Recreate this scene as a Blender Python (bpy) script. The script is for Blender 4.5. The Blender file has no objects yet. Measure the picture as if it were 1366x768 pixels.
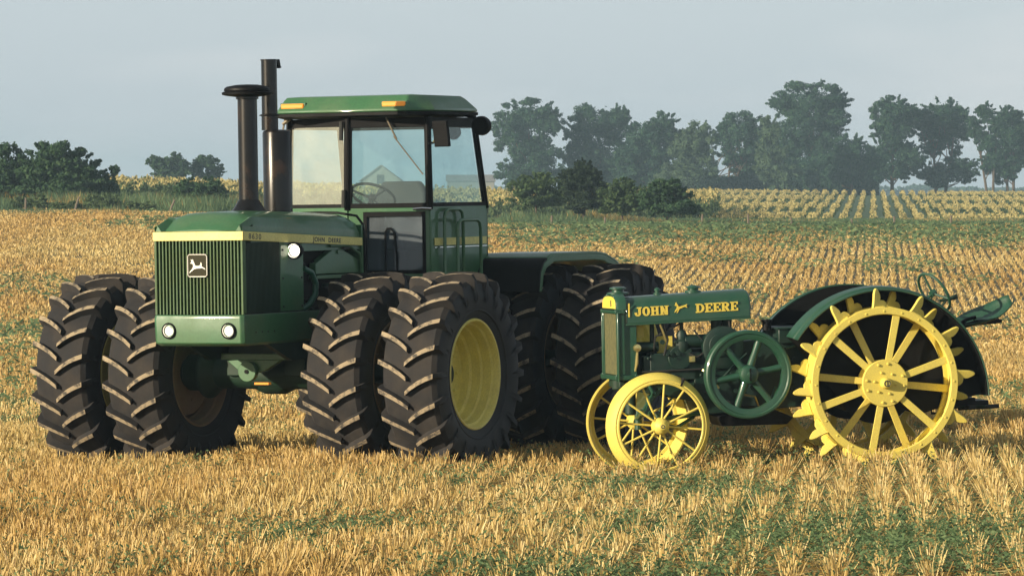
import bpy, math, random
import numpy as np
from mathutils import Vector, Matrix
R = math.radians
PI = math.pi
random.seed(7)
rng = np.random.default_rng(11)
scene = bpy.context.scene
col = scene.collection

# ------------------------------------------------------------------ camera, sky, sun, exposure
cam_d = bpy.data.cameras.new('camera')
cam_d.lens = 153.9; cam_d.sensor_width = 36.0
cam_d.clip_start = 0.5; cam_d.clip_end = 12000
cam = bpy.data.objects.new('camera', cam_d); col.objects.link(cam)
CAMH = 2.58
cam.location = (0, -40, CAMH)
cam.rotation_euler = (R(90) - math.atan(129 / 5840), 0, 0)
scene.camera = cam

SUN_EL = R(15); SUN_AZ = math.atan2(-.83, -.56)          # azimuth from +Y towards +X
world = bpy.data.worlds.new('World'); scene.world = world
world.use_nodes = True
wn = world.node_tree; wn.nodes.clear()
wo = wn.nodes.new('ShaderNodeOutputWorld'); wb = wn.nodes.new('ShaderNodeBackground')
sky = wn.nodes.new('ShaderNodeTexSky'); sky.sky_type = 'NISHITA'; sky.sun_disc = False
sky.sun_elevation = SUN_EL; sky.sun_rotation = SUN_AZ
sky.air_density = 1.0; sky.dust_density = 3.0; sky.ozone_density = 1.5; sky.altitude = 200
mixw = wn.nodes.new('ShaderNodeMix'); mixw.data_type = 'RGBA'; mixw.inputs[0].default_value = 0.68
mixw.inputs[7].default_value = (5.5, 6.25, 6.85, 1)        # pale evening haze low down, clearer and darker overhead
wc = wn.nodes.new('ShaderNodeTexCoord'); wsep = wn.nodes.new('ShaderNodeSeparateXYZ'); wn.links.new(wc.outputs['Generated'], wsep.inputs[0])
wmr = wn.nodes.new('ShaderNodeMapRange'); wmr.interpolation_type = 'SMOOTHSTEP'; wn.links.new(wsep.outputs[2], wmr.inputs[0])
wmr.inputs[1].default_value = .0; wmr.inputs[2].default_value = .45; wmr.inputs[3].default_value = 1.14; wmr.inputs[4].default_value = .48
wdk = wn.nodes.new('ShaderNodeVectorMath'); wdk.operation = 'SCALE'

wt = wn.nodes.new('ShaderNodeTexCoord'); wmp = wn.nodes.new('ShaderNodeMapping'); wmp.inputs['Scale'].default_value = (1, 1, 5)
wno = wn.nodes.new('ShaderNodeTexNoise'); wno.inputs['Scale'].default_value = 5.5; wno.inputs['Detail'].default_value = 5
wn.links.new(wt.outputs['Generated'], wmp.inputs[0]); wn.links.new(wmp.outputs[0], wno.inputs['Vector'])
wr = wn.nodes.new('ShaderNodeValToRGB'); wr.color_ramp.elements[0].position = .42; wr.color_ramp.elements[1].position = .75
wr.color_ramp.elements[0].color = (0, 0, 0, 1); wr.color_ramp.elements[1].color = (.5, .5, .5, 1)
wn.links.new(wno.outputs['Fac'], wr.inputs[0])
cmx = wn.nodes.new('ShaderNodeMix'); cmx.data_type = 'RGBA'; cmx.inputs[7].default_value = (7.4, 7.1, 6.9, 1)
wn.links.new(wr.outputs[0], cmx.inputs[0]); wn.links.new(mixw.outputs[2], cmx.inputs[6])
wn.links.new(sky.outputs[0], mixw.inputs[6]); wn.links.new(cmx.outputs[2], wdk.inputs[0]); wn.links.new(wmr.outputs[0], wdk.inputs['Scale']); wn.links.new(wdk.outputs[0], wb.inputs[0])
wb.inputs[1].default_value = 0.089
wn.links.new(wb.outputs[0], wo.inputs[0])

sun_d = bpy.data.lights.new('sun', 'SUN'); sun_d.energy = 5.0; sun_d.angle = R(0.6)
sun_d.color = (1.0, 0.85, 0.63)
sun = bpy.data.objects.new('sun', sun_d); col.objects.link(sun)
sdir = Vector((math.sin(SUN_AZ) * math.cos(SUN_EL), math.cos(SUN_AZ) * math.cos(SUN_EL), math.sin(SUN_EL)))
sun.rotation_euler = sdir.to_track_quat('Z', 'Y').to_euler()
sun.location = (-20, -20, 20)

scene.view_settings.view_transform = 'Standard'
scene.view_settings.look = 'None'
scene.view_settings.exposure = 0.42
scene.view_settings.gamma = 1.0
scene.render.engine = 'CYCLES'
scene.cycles.max_bounces = 6
scene.cycles.transparent_max_bounces = 12
scene.cycles.volume_bounces = 0
scene.cycles.caustics_reflective = False
scene.cycles.caustics_refractive = False

# ------------------------------------------------------------------ tagging
def tag(o, label=None, cat=None, group=None, kind=None):
    if label: o['label'] = label
    if cat: o['category'] = cat
    if group: o['group'] = group
    if kind: o['kind'] = kind
    return o

def empty(name, parent=None, loc=(0, 0, 0)):
    o = bpy.data.objects.new(name, None); col.objects.link(o)
    o.empty_display_size = 0.2
    o.location = loc
    if parent: o.parent = parent
    return o

# ------------------------------------------------------------------ materials
def nmat(name):
    m = bpy.data.materials.new(name); m.use_nodes = True
    nt = m.node_tree
    return m, nt, nt.nodes['Principled BSDF']

def ramp(nt, fac, stops):
    r = nt.nodes.new('ShaderNodeValToRGB')
    el = r.color_ramp.elements
    while len(el) < len(stops): el.new(0.5)
    for e, (p, c) in zip(el, stops):
        e.position = p; e.color = (*c, 1)
    nt.links.new(fac, r.inputs[0])
    return r.outputs[0]

def noise(nt, scale, detail=4, coord='Object', vec=None, rough=0.6):
    n = nt.nodes.new('ShaderNodeTexNoise'); n.inputs['Scale'].default_value = scale
    n.inputs['Detail'].default_value = detail; n.inputs['Roughness'].default_value = rough
    if vec is None:
        t = nt.nodes.new('ShaderNodeTexCoord'); vec = t.outputs[coord]
    nt.links.new(vec, n.inputs['Vector'])
    return n.outputs['Fac']

def mixc(nt, fac, a, b, mode='MIX'):
    m = nt.nodes.new('ShaderNodeMix'); m.data_type = 'RGBA'; m.blend_type = mode
    for s, v in ((0, fac), (6, a), (7, b)):
        if hasattr(v, 'is_linked'): nt.links.new(v, m.inputs[s])
        elif isinstance(v, (int, float)): m.inputs[s].default_value = v
        else: m.inputs[s].default_value = (*v, 1)
    return m.outputs[2]

def paint(name, c, rough=0.35, dust=(.30, .24, .15), damt=0.35, scale=3.0, metal=0.0, bump=0.02, coat=0.0, lo=.45, hi=.75):
    m, nt, b = nmat(name)
    f = noise(nt, scale, 8)
    mask = ramp(nt, f, [(lo, (0, 0, 0)), (hi, (damt,) * 3)])
    f2 = noise(nt, scale * 14, 3)
    c2 = mixc(nt, ramp(nt, f2, [(.3, (.0,) * 3), (.8, (1,) * 3)]), tuple(x * .85 for x in c), tuple(min(1, x * 1.12) for x in c))
    chips = ramp(nt, noise(nt, scale * 7, 6, rough=.7), [(.64, (0,) * 3), (.68, (.55,) * 3)])
    c2 = mixc(nt, chips, c2, tuple(x * .35 for x in c))
    out = mixc(nt, mask, c2, dust)
    nt.links.new(out, b.inputs['Base Color'])
    rr = nt.nodes.new('ShaderNodeMapRange'); nt.links.new(f, rr.inputs[0])
    rr.inputs[1].default_value = .3; rr.inputs[2].default_value = .75
    rr.inputs[3].default_value = rough; rr.inputs[4].default_value = min(1, rough + .3)
    nt.links.new(rr.outputs[0], b.inputs['Roughness'])
    b.inputs['Metallic'].default_value = metal
    b.inputs['Coat Weight'].default_value = coat; b.inputs['Coat Roughness'].default_value = .09
    if name.startswith('black') or name.startswith('soot'): b.inputs['Specular IOR Level'].default_value = .18
    if bump:
        bp = nt.nodes.new('ShaderNodeBump'); bp.inputs['Strength'].default_value = bump * 10
        bp.inputs['Distance'].default_value = .004
        nt.links.new(noise(nt, scale * 9, 4), bp.inputs['Height']); nt.links.new(bp.outputs[0], b.inputs['Normal'])
    return m

def plain(name, c, rough=.5, metal=0, emis=None, es=0):
    m, nt, b = nmat(name)
    b.inputs['Base Color'].default_value = (*c, 1); b.inputs['Roughness'].default_value = rough
    b.inputs['Metallic'].default_value = metal
    if emis:
        b.inputs['Emission Color'].default_value = (*emis, 1); b.inputs['Emission Strength'].default_value = es
    return m

M = {}
M['green'] = paint('green_paint', (.042, .142, .058), .40, damt=.14, coat=.5)
M['slat'] = paint('grille_slat_paint', (.050, .115, .035), .5, damt=.2)
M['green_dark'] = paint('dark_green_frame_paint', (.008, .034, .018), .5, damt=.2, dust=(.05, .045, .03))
M['green_old'] = paint('old_green_paint', (.014, .072, .040), .36, damt=.14, coat=.4, dust=(.12, .14, .08), scale=5)
M['yellow'] = paint('yellow_wheel_paint', (.80, .66, .13), .42, damt=.25, dust=(.50, .38, .12), scale=6)
M['yellow_rim'] = paint('yellow_rim_paint', (.80, .72, .20), .42, damt=.35, dust=(.40, .33, .13), scale=5)
M['rim_shaded'] = paint('shaded_brown_rim', (.24, .17, .11), .8, damt=.6, dust=(.32, .26, .14), scale=5)  # yellow inner rims in shade: the shade is put into this dusty brown
M['stripe'] = paint('yellow_stripe', (.80, .72, .24), .4, damt=.2)
M['letter'] = paint('yellow_lettering', (.80, .62, .09), .5, damt=.2)
M['black'] = paint('black_paint', (.004, .004, .005), .42, damt=.05, dust=(.02, .02, .02))
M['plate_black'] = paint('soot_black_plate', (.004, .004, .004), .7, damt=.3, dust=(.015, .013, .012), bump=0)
M['stack'] = paint('heat_stained_black', (.009, .008, .008), .26, damt=.6, dust=(.07, .035, .016), scale=3.2, metal=.0, lo=.54, hi=.72)
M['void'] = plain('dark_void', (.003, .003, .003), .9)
M['iron'] = paint('cast_iron', (.03, .032, .03), .55, damt=.3, dust=(.10, .08, .05), metal=.3)
M['engine'] = paint('oily_green_iron', (.006, .028, .020), .4, damt=.35, dust=(.03, .03, .03), scale=8)
M['chrome'] = plain('chrome', (.75, .75, .72), .18, 1)
def stackmat():
    m, nt, b = nmat('sooty_black_stack')
    f = noise(nt, 3.0, 6)
    c = mixc(nt, ramp(nt, f, [(.52, (0,) * 3), (.70, (.7,) * 3)]), (.006, .006, .006), (.055, .028, .013))
    nt.links.new(c, b.inputs['Base Color']); b.inputs['Roughness'].default_value = .27
    b.inputs['Specular IOR Level'].default_value = .45
    return m
M['stack'] = stackmat()
M['brass'] = plain('brass', (.75, .62, .25), .3, .9)
M['wiper'] = plain('dull_wiper_metal', (.20, .17, .12), .45, .4)
M['seatfab'] = paint('grey_seat_fabric', (.06, .065, .07), .9, damt=.2)
M['amber'] = plain('amber_lens', (.85, .30, .03), .25, 0, (1, .35, .04), .15)
M['lens'] = plain('lamp_lens', (.75, .75, .70), .12, .3, (1, .90, .72), .55)
M['lens_side'] = plain('lit_side_lamp', (.9, .9, .85), .15, 0, (1, .93, .72), 2.4)
M['screen'] = paint('radiator_screen', (.13, .125, .05), .8, damt=.8, dust=(.04, .06, .03), scale=22)
M['emblem'] = plain('emblem_plate', (.045, .042, .025), .75, 0); M['emblem'].node_tree.nodes['Principled BSDF'].inputs['Specular IOR Level'].default_value = .12
M['emblem_white'] = plain('emblem_white', (.85, .82, .75), .35, 0)
M['ink'] = plain('dark_lettering', (.03, .035, .05), .5)
M['hose'] = plain('green_hose', (.02, .09, .055), .35)
M['rubber'] = paint('tyre_sidewall_rubber', (.012, .014, .019), .6, dust=(.055, .060, .072), damt=.6, scale=3.5, lo=.35, hi=.8)
M['tread'] = paint('dusty_tread_rubber', (.012, .012, .014), .8, dust=(.060, .050, .041), damt=.75, scale=4, lo=.40, hi=.78)
M['lug'] = paint('worn_lug_dust', (.085, .075, .062), .9, dust=(.36, .29, .19), damt=.95, scale=16, lo=.38, hi=.54, bump=.06)
M['wood_post'] = paint('weathered_post_wood', (.16, .13, .10), .9, damt=.3, scale=6)
M['bark'] = paint('tree_bark', (.10, .075, .05), .95, damt=.4, dust=(.16, .12, .09), scale=2)
M['barn_wall'] = paint('weathered_barn_wall', (.26, .26, .23), .9, damt=.4)
M['barn_roof'] = paint('grey_barn_roof', (.20, .19, .18), .8, damt=.3)

def glass(name, tint, dustc, damt, rough=.04):
    m = bpy.data.materials.new(name); m.use_nodes = True
    nt = m.node_tree; nt.nodes.clear()
    out = nt.nodes.new('ShaderNodeOutputMaterial')
    tr = nt.nodes.new('ShaderNodeBsdfTransparent'); tr.inputs[0].default_value = (*tint, 1)
    gl = nt.nodes.new('ShaderNodeBsdfGlossy'); gl.inputs['Roughness'].default_value = rough
    gl.inputs[0].default_value = (.9, .95, .95, 1)
    df = nt.nodes.new('ShaderNodeBsdfDiffuse'); df.inputs[0].default_value = (*dustc, 1)
    lw = nt.nodes.new('ShaderNodeLayerWeight'); lw.inputs[0].default_value = .5
    pw = nt.nodes.new('ShaderNodeMath'); pw.operation = 'POWER'; pw.inputs[1].default_value = 4.5
    nt.links.new(lw.outputs['Facing'], pw.inputs[0])
    fr = nt.nodes.new('ShaderNodeMapRange'); nt.links.new(pw.outputs[0], fr.inputs[0])
    fr.inputs[3].default_value = .035; fr.inputs[4].default_value = .9
    m1 = nt.nodes.new('ShaderNodeMixShader'); m2 = nt.nodes.new('ShaderNodeMixShader')
    nt.links.new(fr.outputs[0], m1.inputs[0]); nt.links.new(tr.outputs[0], m1.inputs[1]); nt.links.new(gl.outputs[0], m1.inputs[2])
    f = noise(nt, 2.5, 5)
    mr = nt.nodes.new('ShaderNodeMapRange'); nt.links.new(f, mr.inputs[0])
    mr.inputs[1].default_value = .3; mr.inputs[2].default_value = .7
    mr.inputs[3].default_value = damt * .6; mr.inputs[4].default_value = damt * 1.4
    nt.links.new(mr.outputs[0], m2.inputs[0]); nt.links.new(m1.outputs[0], m2.inputs[1]); nt.links.new(df.outputs[0], m2.inputs[2])
    nt.links.new(m2.outputs[0], out.inputs[0])
    return m
M['glass'] = glass('tinted_cab_glass', (.90, .975, .98), (.35, .45, .46), .06)
M['glass_wind'] = glass('dusty_windscreen', (.92, .97, .95), (.75, .74, .62), .17, .14)
M['glass_low'] = glass('dark_door_glass', (.62, .70, .74), (.30, .34, .38), .20)

def leafmat(name, a, b_, c, transl=.25, pos_scale=None):
    m, nt, b = nmat(name)
    g = nt.nodes.new('ShaderNodeNewGeometry')
    cc = ramp(nt, g.outputs['Random Per Island'], [(0, a), (.5, b_), (1, c)])
    if pos_scale:
        f = noise(nt, pos_scale, 3)
        cc = mixc(nt, ramp(nt, f, [(.4, (0,) * 3), (.65, (.55,) * 3)]), cc, tuple(x * 1.6 for x in c))
    nt.links.new(cc, b.inputs['Base Color'])
    b.inputs['Roughness'].default_value = .75
    b.inputs['Specular IOR Level'].default_value = .25
    if transl:
        out = nt.nodes['Material Output']
        t = nt.nodes.new('ShaderNodeBsdfTranslucent'); nt.links.new(cc, t.inputs[0])
        mx = nt.nodes.new('ShaderNodeMixShader'); mx.inputs[0].default_value = transl
        nt.links.new(b.outputs[0], mx.inputs[1]); nt.links.new(t.outputs[0], mx.inputs[2])
        nt.links.new(mx.outputs[0], out.inputs[0])
    return m

M['leaf_tree'] = leafmat('tree_leaves', (.016, .058, .038), (.028, .082, .048), (.055, .115, .055))
M['leaf_pale'] = leafmat('pale_tree_leaves', (.055, .100, .058), (.075, .13, .07), (.10, .16, .085))
M['leaf_bush'] = leafmat('bush_leaves', (.024, .065, .032), (.040, .092, .042), (.068, .125, .054))
M['leaf_dark'] = leafmat('cedar_leaves', (.012, .026, .013), (.020, .040, .020), (.032, .056, .026))
M['leaf_olive'] = leafmat('olive_bush_leaves', (.042, .085, .036), (.065, .115, .045), (.10, .15, .058))
M['leaf_scrub'] = leafmat('pale_scrub_leaves', (.06, .10, .045), (.09, .14, .06), (.13, .18, .08))
M['grass_green'] = leafmat('green_grass', (.080, .15, .085), (.12, .21, .115), (.20, .27, .13), .25, .06)
M['weed'] = leafmat('weed_leaves', (.095, .165, .075), (.15, .24, .105), (.24, .32, .15), .45)
M['corn_green'] = leafmat('crop_green_leaves', (.050, .090, .038), (.070, .115, .048), (.11, .15, .06))
M['corn_gold'] = leafmat('crop_golden_tops', (.36, .31, .12), (.44, .37, .15), (.52, .44, .19))

def strawmat():
    m, nt, b = nmat('stubble_straw')
    g = nt.nodes.new('ShaderNodeNewGeometry')
    cc = ramp(nt, g.outputs['Random Per Island'], [(0, (.17, .12, .05)), (.10, (.36, .24, .080)), (.4, (.54, .39, .130)), (.7, (.68, .52, .20)), (1, (.82, .70, .37))])
    mp = nt.nodes.new('ShaderNodeMapping'); mp.inputs['Scale'].default_value = (.35, .10, 1)
    nt.links.new(g.outputs['Position'], mp.inputs[0])
    f = noise(nt, .55, 5, vec=mp.outputs[0])
    orange = mixc(nt, 1.0, cc, (.92, .80, .64), 'MULTIPLY')
    pale = mixc(nt, 1.0, cc, (1.05, 1.04, 1.0), 'MULTIPLY')
    o = mixc(nt, ramp(nt, f, [(.40, (0,) * 3), (.60, (1,) * 3)]), orange, pale)
    nt.links.new(o, b.inputs['Base Color']); b.inputs['Roughness'].default_value = .6
    out = nt.nodes['Material Output']
    t = nt.nodes.new('ShaderNodeBsdfTranslucent'); nt.links.new(o, t.inputs[0])
    mx = nt.nodes.new('ShaderNodeMixShader'); mx.inputs[0].default_value = .2
    nt.links.new(b.outputs[0], mx.inputs[1]); nt.links.new(t.outputs[0], mx.inputs[2])
    nt.links.new(mx.outputs[0], out.inputs[0])
    return m
M['straw'] = strawmat()

def groundmat():
    m, nt, b = nmat('field_soil')
    g = nt.nodes.new('ShaderNodeNewGeometry')
    f = noise(nt, .25, 8, vec=g.outputs['Position'])
    f2 = noise(nt, 9, 6, vec=g.outputs['Position'])
    c = ramp(nt, f2, [(.3, (.045, .045, .026)), (.5, (.095, .088, .046)), (.75, (.22, .18, .085))])
    o = mixc(nt, ramp(nt, f, [(.42, (0,) * 3), (.62, (.45,) * 3)]), c, (.10, .12, .05))
    # pasture beyond the stubble
    s = nt.nodes.new('ShaderNodeSeparateXYZ'); nt.links.new(g.outputs['Position'], s.inputs[0])
    mr = nt.nodes.new('ShaderNodeMapRange'); nt.links.new(s.outputs[1], mr.inputs[0])
    mr.inputs[1].default_value = 146; mr.inputs[2].default_value = 154
    o = mixc(nt, mr.outputs[0], o, (.11, .18, .10))
    nt.links.new(o, b.inputs['Base Color']); b.inputs['Roughness'].default_value = .95
    bp = nt.nodes.new('ShaderNodeBump'); bp.inputs['Strength'].default_value = .8; bp.inputs['Distance'].default_value = .04
    nt.links.new(f2, bp.inputs['Height']); nt.links.new(bp.outputs[0], b.inputs['Normal'])
    return m
M['ground'] = groundmat()

# ------------------------------------------------------------------ mesh builder
class MB:
    def __init__(s): s.v = []; s.f = []; s.m = []; s.cur = 0
    def mat(s, i): s.cur = i; return s
    def add(s, vs, fs, T=None):
        b = len(s.v)
        for p in vs:
            p = Vector(p)
            if T is not None: p = T @ p
            s.v.append(tuple(p))
        for f in fs:
            s.f.append([b + i for i in f]); s.m.append(s.cur)
        return s
    def box(s, x0, x1, y0, y1, z0, z1, T=None):
        vs = [(x, y, z) for x in (x0, x1) for y in (y0, y1) for z in (z0, z1)]
        return s.add(vs, [(0, 1, 3, 2), (4, 6, 7, 5), (0, 4, 5, 1), (2, 3, 7, 6), (0, 2, 6, 4), (1, 5, 7, 3)], T)
    def cyl(s, p0, p1, r0, r1=None, n=20, cap=True):
        if r1 is None: r1 = r0
        p0 = Vector(p0); p1 = Vector(p1); d = (p1 - p0)
        q = d.to_track_quat('Z', 'Y').to_matrix()
        vs = []
        for p, r in ((p0, r0), (p1, r1)):
            for i in range(n):
                a = 2 * PI * i / n
                vs.append(p + q @ Vector((r * math.cos(a), r * math.sin(a), 0)))
        fs = [(i, (i + 1) % n, n + (i + 1) % n, n + i) for i in range(n)]
        if cap: fs += [tuple(reversed(range(n))), tuple(range(n, 2 * n))]
        return s.add(vs, fs)
    def tube(s, pts, r, n=10, closed=False, cap=True):
        pts = [Vector(p) for p in pts]; N = len(pts)
        rs = r if isinstance(r, (list, tuple)) else [r] * N
        vs = []; prev = None
        for i, p in enumerate(pts):
            if closed: t = pts[(i + 1) % N] - pts[i - 1]
            else: t = pts[min(i + 1, N - 1)] - pts[max(i - 1, 0)]
            t.normalize()
            if prev is None:
                u = t.orthogonal().normalized()
            else:
                u = prev - t * prev.dot(t)
                u = u.normalized() if u.length > 1e-6 else t.orthogonal().normalized()
            prev = u; w = t.cross(u)
            for k in range(n):
                a = 2 * PI * k / n
                vs.append(p + (u * math.cos(a) + w * math.sin(a)) * rs[i])
        fs = []
        for i in range(N if closed else N - 1):
            j = (i + 1) % N
            for k in range(n):
                l = (k + 1) % n
                fs.append((i * n + k, i * n + l, j * n + l, j * n + k))
        if not closed and cap: fs += [tuple(reversed(range(n))), tuple(range((N - 1) * n, N * n))]
        return s.add(vs, fs)
    def lathe(s, prof, c=(0, 0, 0), axis='Y', n=64, closed=False):
        # prof: (radius, along-axis)
        vs = []; k = len(prof)
        for i in range(n):
            a = 2 * PI * i / n; ca, sa = math.cos(a), math.sin(a)
            for r, h in prof:
                if axis == 'Y': p = (r * ca, h, r * sa)
                elif axis == 'X': p = (h, r * ca, r * sa)
                else: p = (r * ca, r * sa, h)
                vs.append((p[0] + c[0], p[1] + c[1], p[2] + c[2]))
        fs = []
        for i in range(n):
            j = (i + 1) % n
            for q in range(k if closed else k - 1):
                q2 = (q + 1) % k
                fs.append((i * k + q, i * k + q2, j * k + q2, j * k + q))
        return s.add(vs, fs)
    def prism(s, poly, plane, a, b, T=None):
        # poly 2D list; plane 'XZ' extruded in Y from a to b, 'YZ' in X, 'XY' in Z
        def P(u, v, w): return {'XZ': (u, w, v), 'YZ': (w, u, v), 'XY': (u, v, w)}[plane]
        n = len(poly)
        vs = [P(u, v, a) for u, v in poly] + [P(u, v, b) for u, v in poly]
        fs = [tuple(range(n)), tuple(reversed(range(n, 2 * n)))] + [(i, n + i, n + (i + 1) % n, (i + 1) % n) for i in range(n)]
        return s.add(vs, fs, T)
    def loft(s, secs, cap=True, closed=True):
        n = len(secs[0]); vs = [p for sec in secs for p in sec]; fs = []
        for i in range(len(secs) - 1):
            for k in range(n if closed else n - 1):
                l = (k + 1) % n
                fs.append((i * n + k, i * n + l, (i + 1) * n + l, (i + 1) * n + k))
        if cap: fs += [tuple(reversed(range(n))), tuple(range((len(secs) - 1) * n, len(secs) * n))]
        return s.add(vs, fs)
    def build(s, name, mats, parent=None, bevel=0, angle=35, recalc=True):
        me = bpy.data.meshes.new(name)
        me.from_pydata(s.v, [], s.f)
        if not isinstance(mats, (list, tuple)): mats = [mats]
        for m in mats: me.materials.append(m)
        me.polygons.foreach_set('material_index', s.m)
        if recalc:
            import bmesh
            bm = bmesh.new(); bm.from_mesh(me)
            bmesh.ops.recalc_face_normals(bm, faces=bm.faces); bm.to_mesh(me); bm.free()
        me.polygons.foreach_set('use_smooth', [True] * len(me.polygons))
        me.set_sharp_from_angle(angle=R(angle))
        o = bpy.data.objects.new(name, me); col.objects.link(o)
        if parent: o.parent = parent
        if bevel:
            b = o.modifiers.new('bevel', 'BEVEL'); b.width = bevel; b.segments = 2; b.limit_method = 'ANGLE'; b.angle_limit = R(40)
            b.harden_normals = False
        return o

def arc(cx, cy, r, a0, a1, n):
    return [(cx + r * math.cos(R(a0 + (a1 - a0) * i / n)), cy + r * math.sin(R(a0 + (a1 - a0) * i / n))) for i in range(n + 1)]

def quads_object(name, P, mats, parent=None, midx=None):
    """P: (N,k,3) array of k-gons, one island each"""
    N, k, _ = P.shape
    me = bpy.data.meshes.new(name)
    me.vertices.add(N * k); me.vertices.foreach_set('co', P.reshape(-1).astype(np.float32))
    me.loops.add(N * k); me.loops.foreach_set('vertex_index', np.arange(N * k, dtype=np.int32))
    me.polygons.add(N); me.polygons.foreach_set('loop_start', np.arange(0, N * k, k, dtype=np.int32))
    if not isinstance(mats, (list, tuple)): mats = [mats]
    for m in mats: me.materials.append(m)
    if midx is not None: me.polygons.foreach_set('material_index', midx.astype(np.int32))
    me.update(calc_edges=True)
    o = bpy.data.objects.new(name, me); col.objects.link(o)
    if parent: o.parent = parent
    return o

# ------------------------------------------------------------------ terrain
def sm(a, b, x):
    t = np.clip((x - a) / (b - a), 0, 1); return t * t * (3 - 2 * t)

def lat(x, y, sx, sy, seed):
    """value noise 0..1"""
    x = np.asarray(x, float) / sx + 1000; y = np.asarray(y, float) / sy + 1000
    xi = np.floor(x).astype(np.int64); yi = np.floor(y).astype(np.int64); fx = x - xi; fy = y - yi
    fx = fx * fx * (3 - 2 * fx); fy = fy * fy * (3 - 2 * fy)
    def h(a, b):
        n = (a * 374761393 + b * 668265263 + seed * 982451653) & 0xffffffff
        n = ((n ^ (n >> 13)) * 1274126177) & 0xffffffff
        return ((n ^ (n >> 16)) & 0xffff) / 65535.0
    return (h(xi, yi) * (1 - fx) + h(xi + 1, yi) * fx) * (1 - fy) + (h(xi, yi + 1) * (1 - fx) + h(xi + 1, yi + 1) * fx) * fy

def gz(x, y):
    x = np.asarray(x, float); y = np.asarray(y, float)
    d = np.maximum(y + 40, 1.0)
    s = np.clip(x / np.maximum(d, 20) * 5840 / 683, -1.6, 1.6)             # -1 left .. 1 right edge of the view
    near = np.where(x < 0, .004, .025) * np.clip(x, -9, 9) * (1 - sm(48, 85, d)) - .0137 * (np.clip(d, 26, 108) - 41)
    left = sm(0.1, -.9, s)
    edge = 1.00 + .62 * left                                       # height of the field edge (190 m away)
    tt = np.clip((d - 108) / 82, 0, 1); tt = np.where(tt < .25, 2 * tt * tt / .875 * 1.0, (tt - .125) / .875)
    z = near + (edge + .0137 * 69) * tt
    # behind the fence line
    crest = 2.28 - .26 * s - .5 * left
    base = 0.02 + 1.35 * left
    top = edge + .06 * np.clip((d - 190) / 35, 0, 1)
    t1 = sm(226, 240, d)
    z = np.where(d >= 190, top * (1 - t1) + base * t1, z)
    t2 = np.clip((d - 240) / (470 - 240), 0, 1)
    z = np.where(d >= 240, base + (crest - base) * t2, z)
    t3 = sm(470, 620, d)
    z = np.where(d >= 470, crest * (1 - t3), z)
    z = z + (lat(x, y, 2.2, 2.2, 3) - .5) * .05 * (d < 190)
    return z

def ground():
    ys = np.concatenate([np.linspace(-52, -14, 14), np.linspace(-12, 60, 130), np.linspace(61, 240, 110), np.linspace(243, 620, 90), np.geomspace(640, 2900, 30)])
    us = np.concatenate([np.linspace(-1, -.12, 14)[:-1], np.linspace(-.12, .12, 120), np.linspace(.12, 1, 14)[1:]])
    Y = np.repeat(ys[:, None], len(us), 1)
    half = 22 + .75 * np.maximum(ys + 40, 0)[:, None]
    X = us[None, :] * half * 1.3
    Z = gz(X, Y)
    nv = len(us); ny = len(ys)
    verts = np.stack([X, Y, Z], -1).reshape(-1, 3)
    i, j = np.meshgrid(np.arange(ny - 1), np.arange(nv - 1), indexing='ij')
    a = (i * nv + j).reshape(-1)
    F = np.stack([a, a + 1, a + nv + 1, a + nv], 1)
    me = bpy.data.meshes.new('ground'); me.from_pydata(verts.tolist(), [], F.tolist()); me.materials.append(M['ground'])
    me.polygons.foreach_set('use_smooth', [True] * len(me.polygons))
    o = bpy.data.objects.new('ground', me); col.objects.link(o)
    tag(o, 'stubble field soil rising gently to pasture and crops', 'ground', kind='structure')
ground()

# a point from the direction seen (px,py on a 1366x768 frame) at distance d in front of the camera
def at(px, py, d): return Vector(((px - 683) / 5840 * d, d - 40, CAMH - (py - 255) / 5840 * d))

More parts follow.
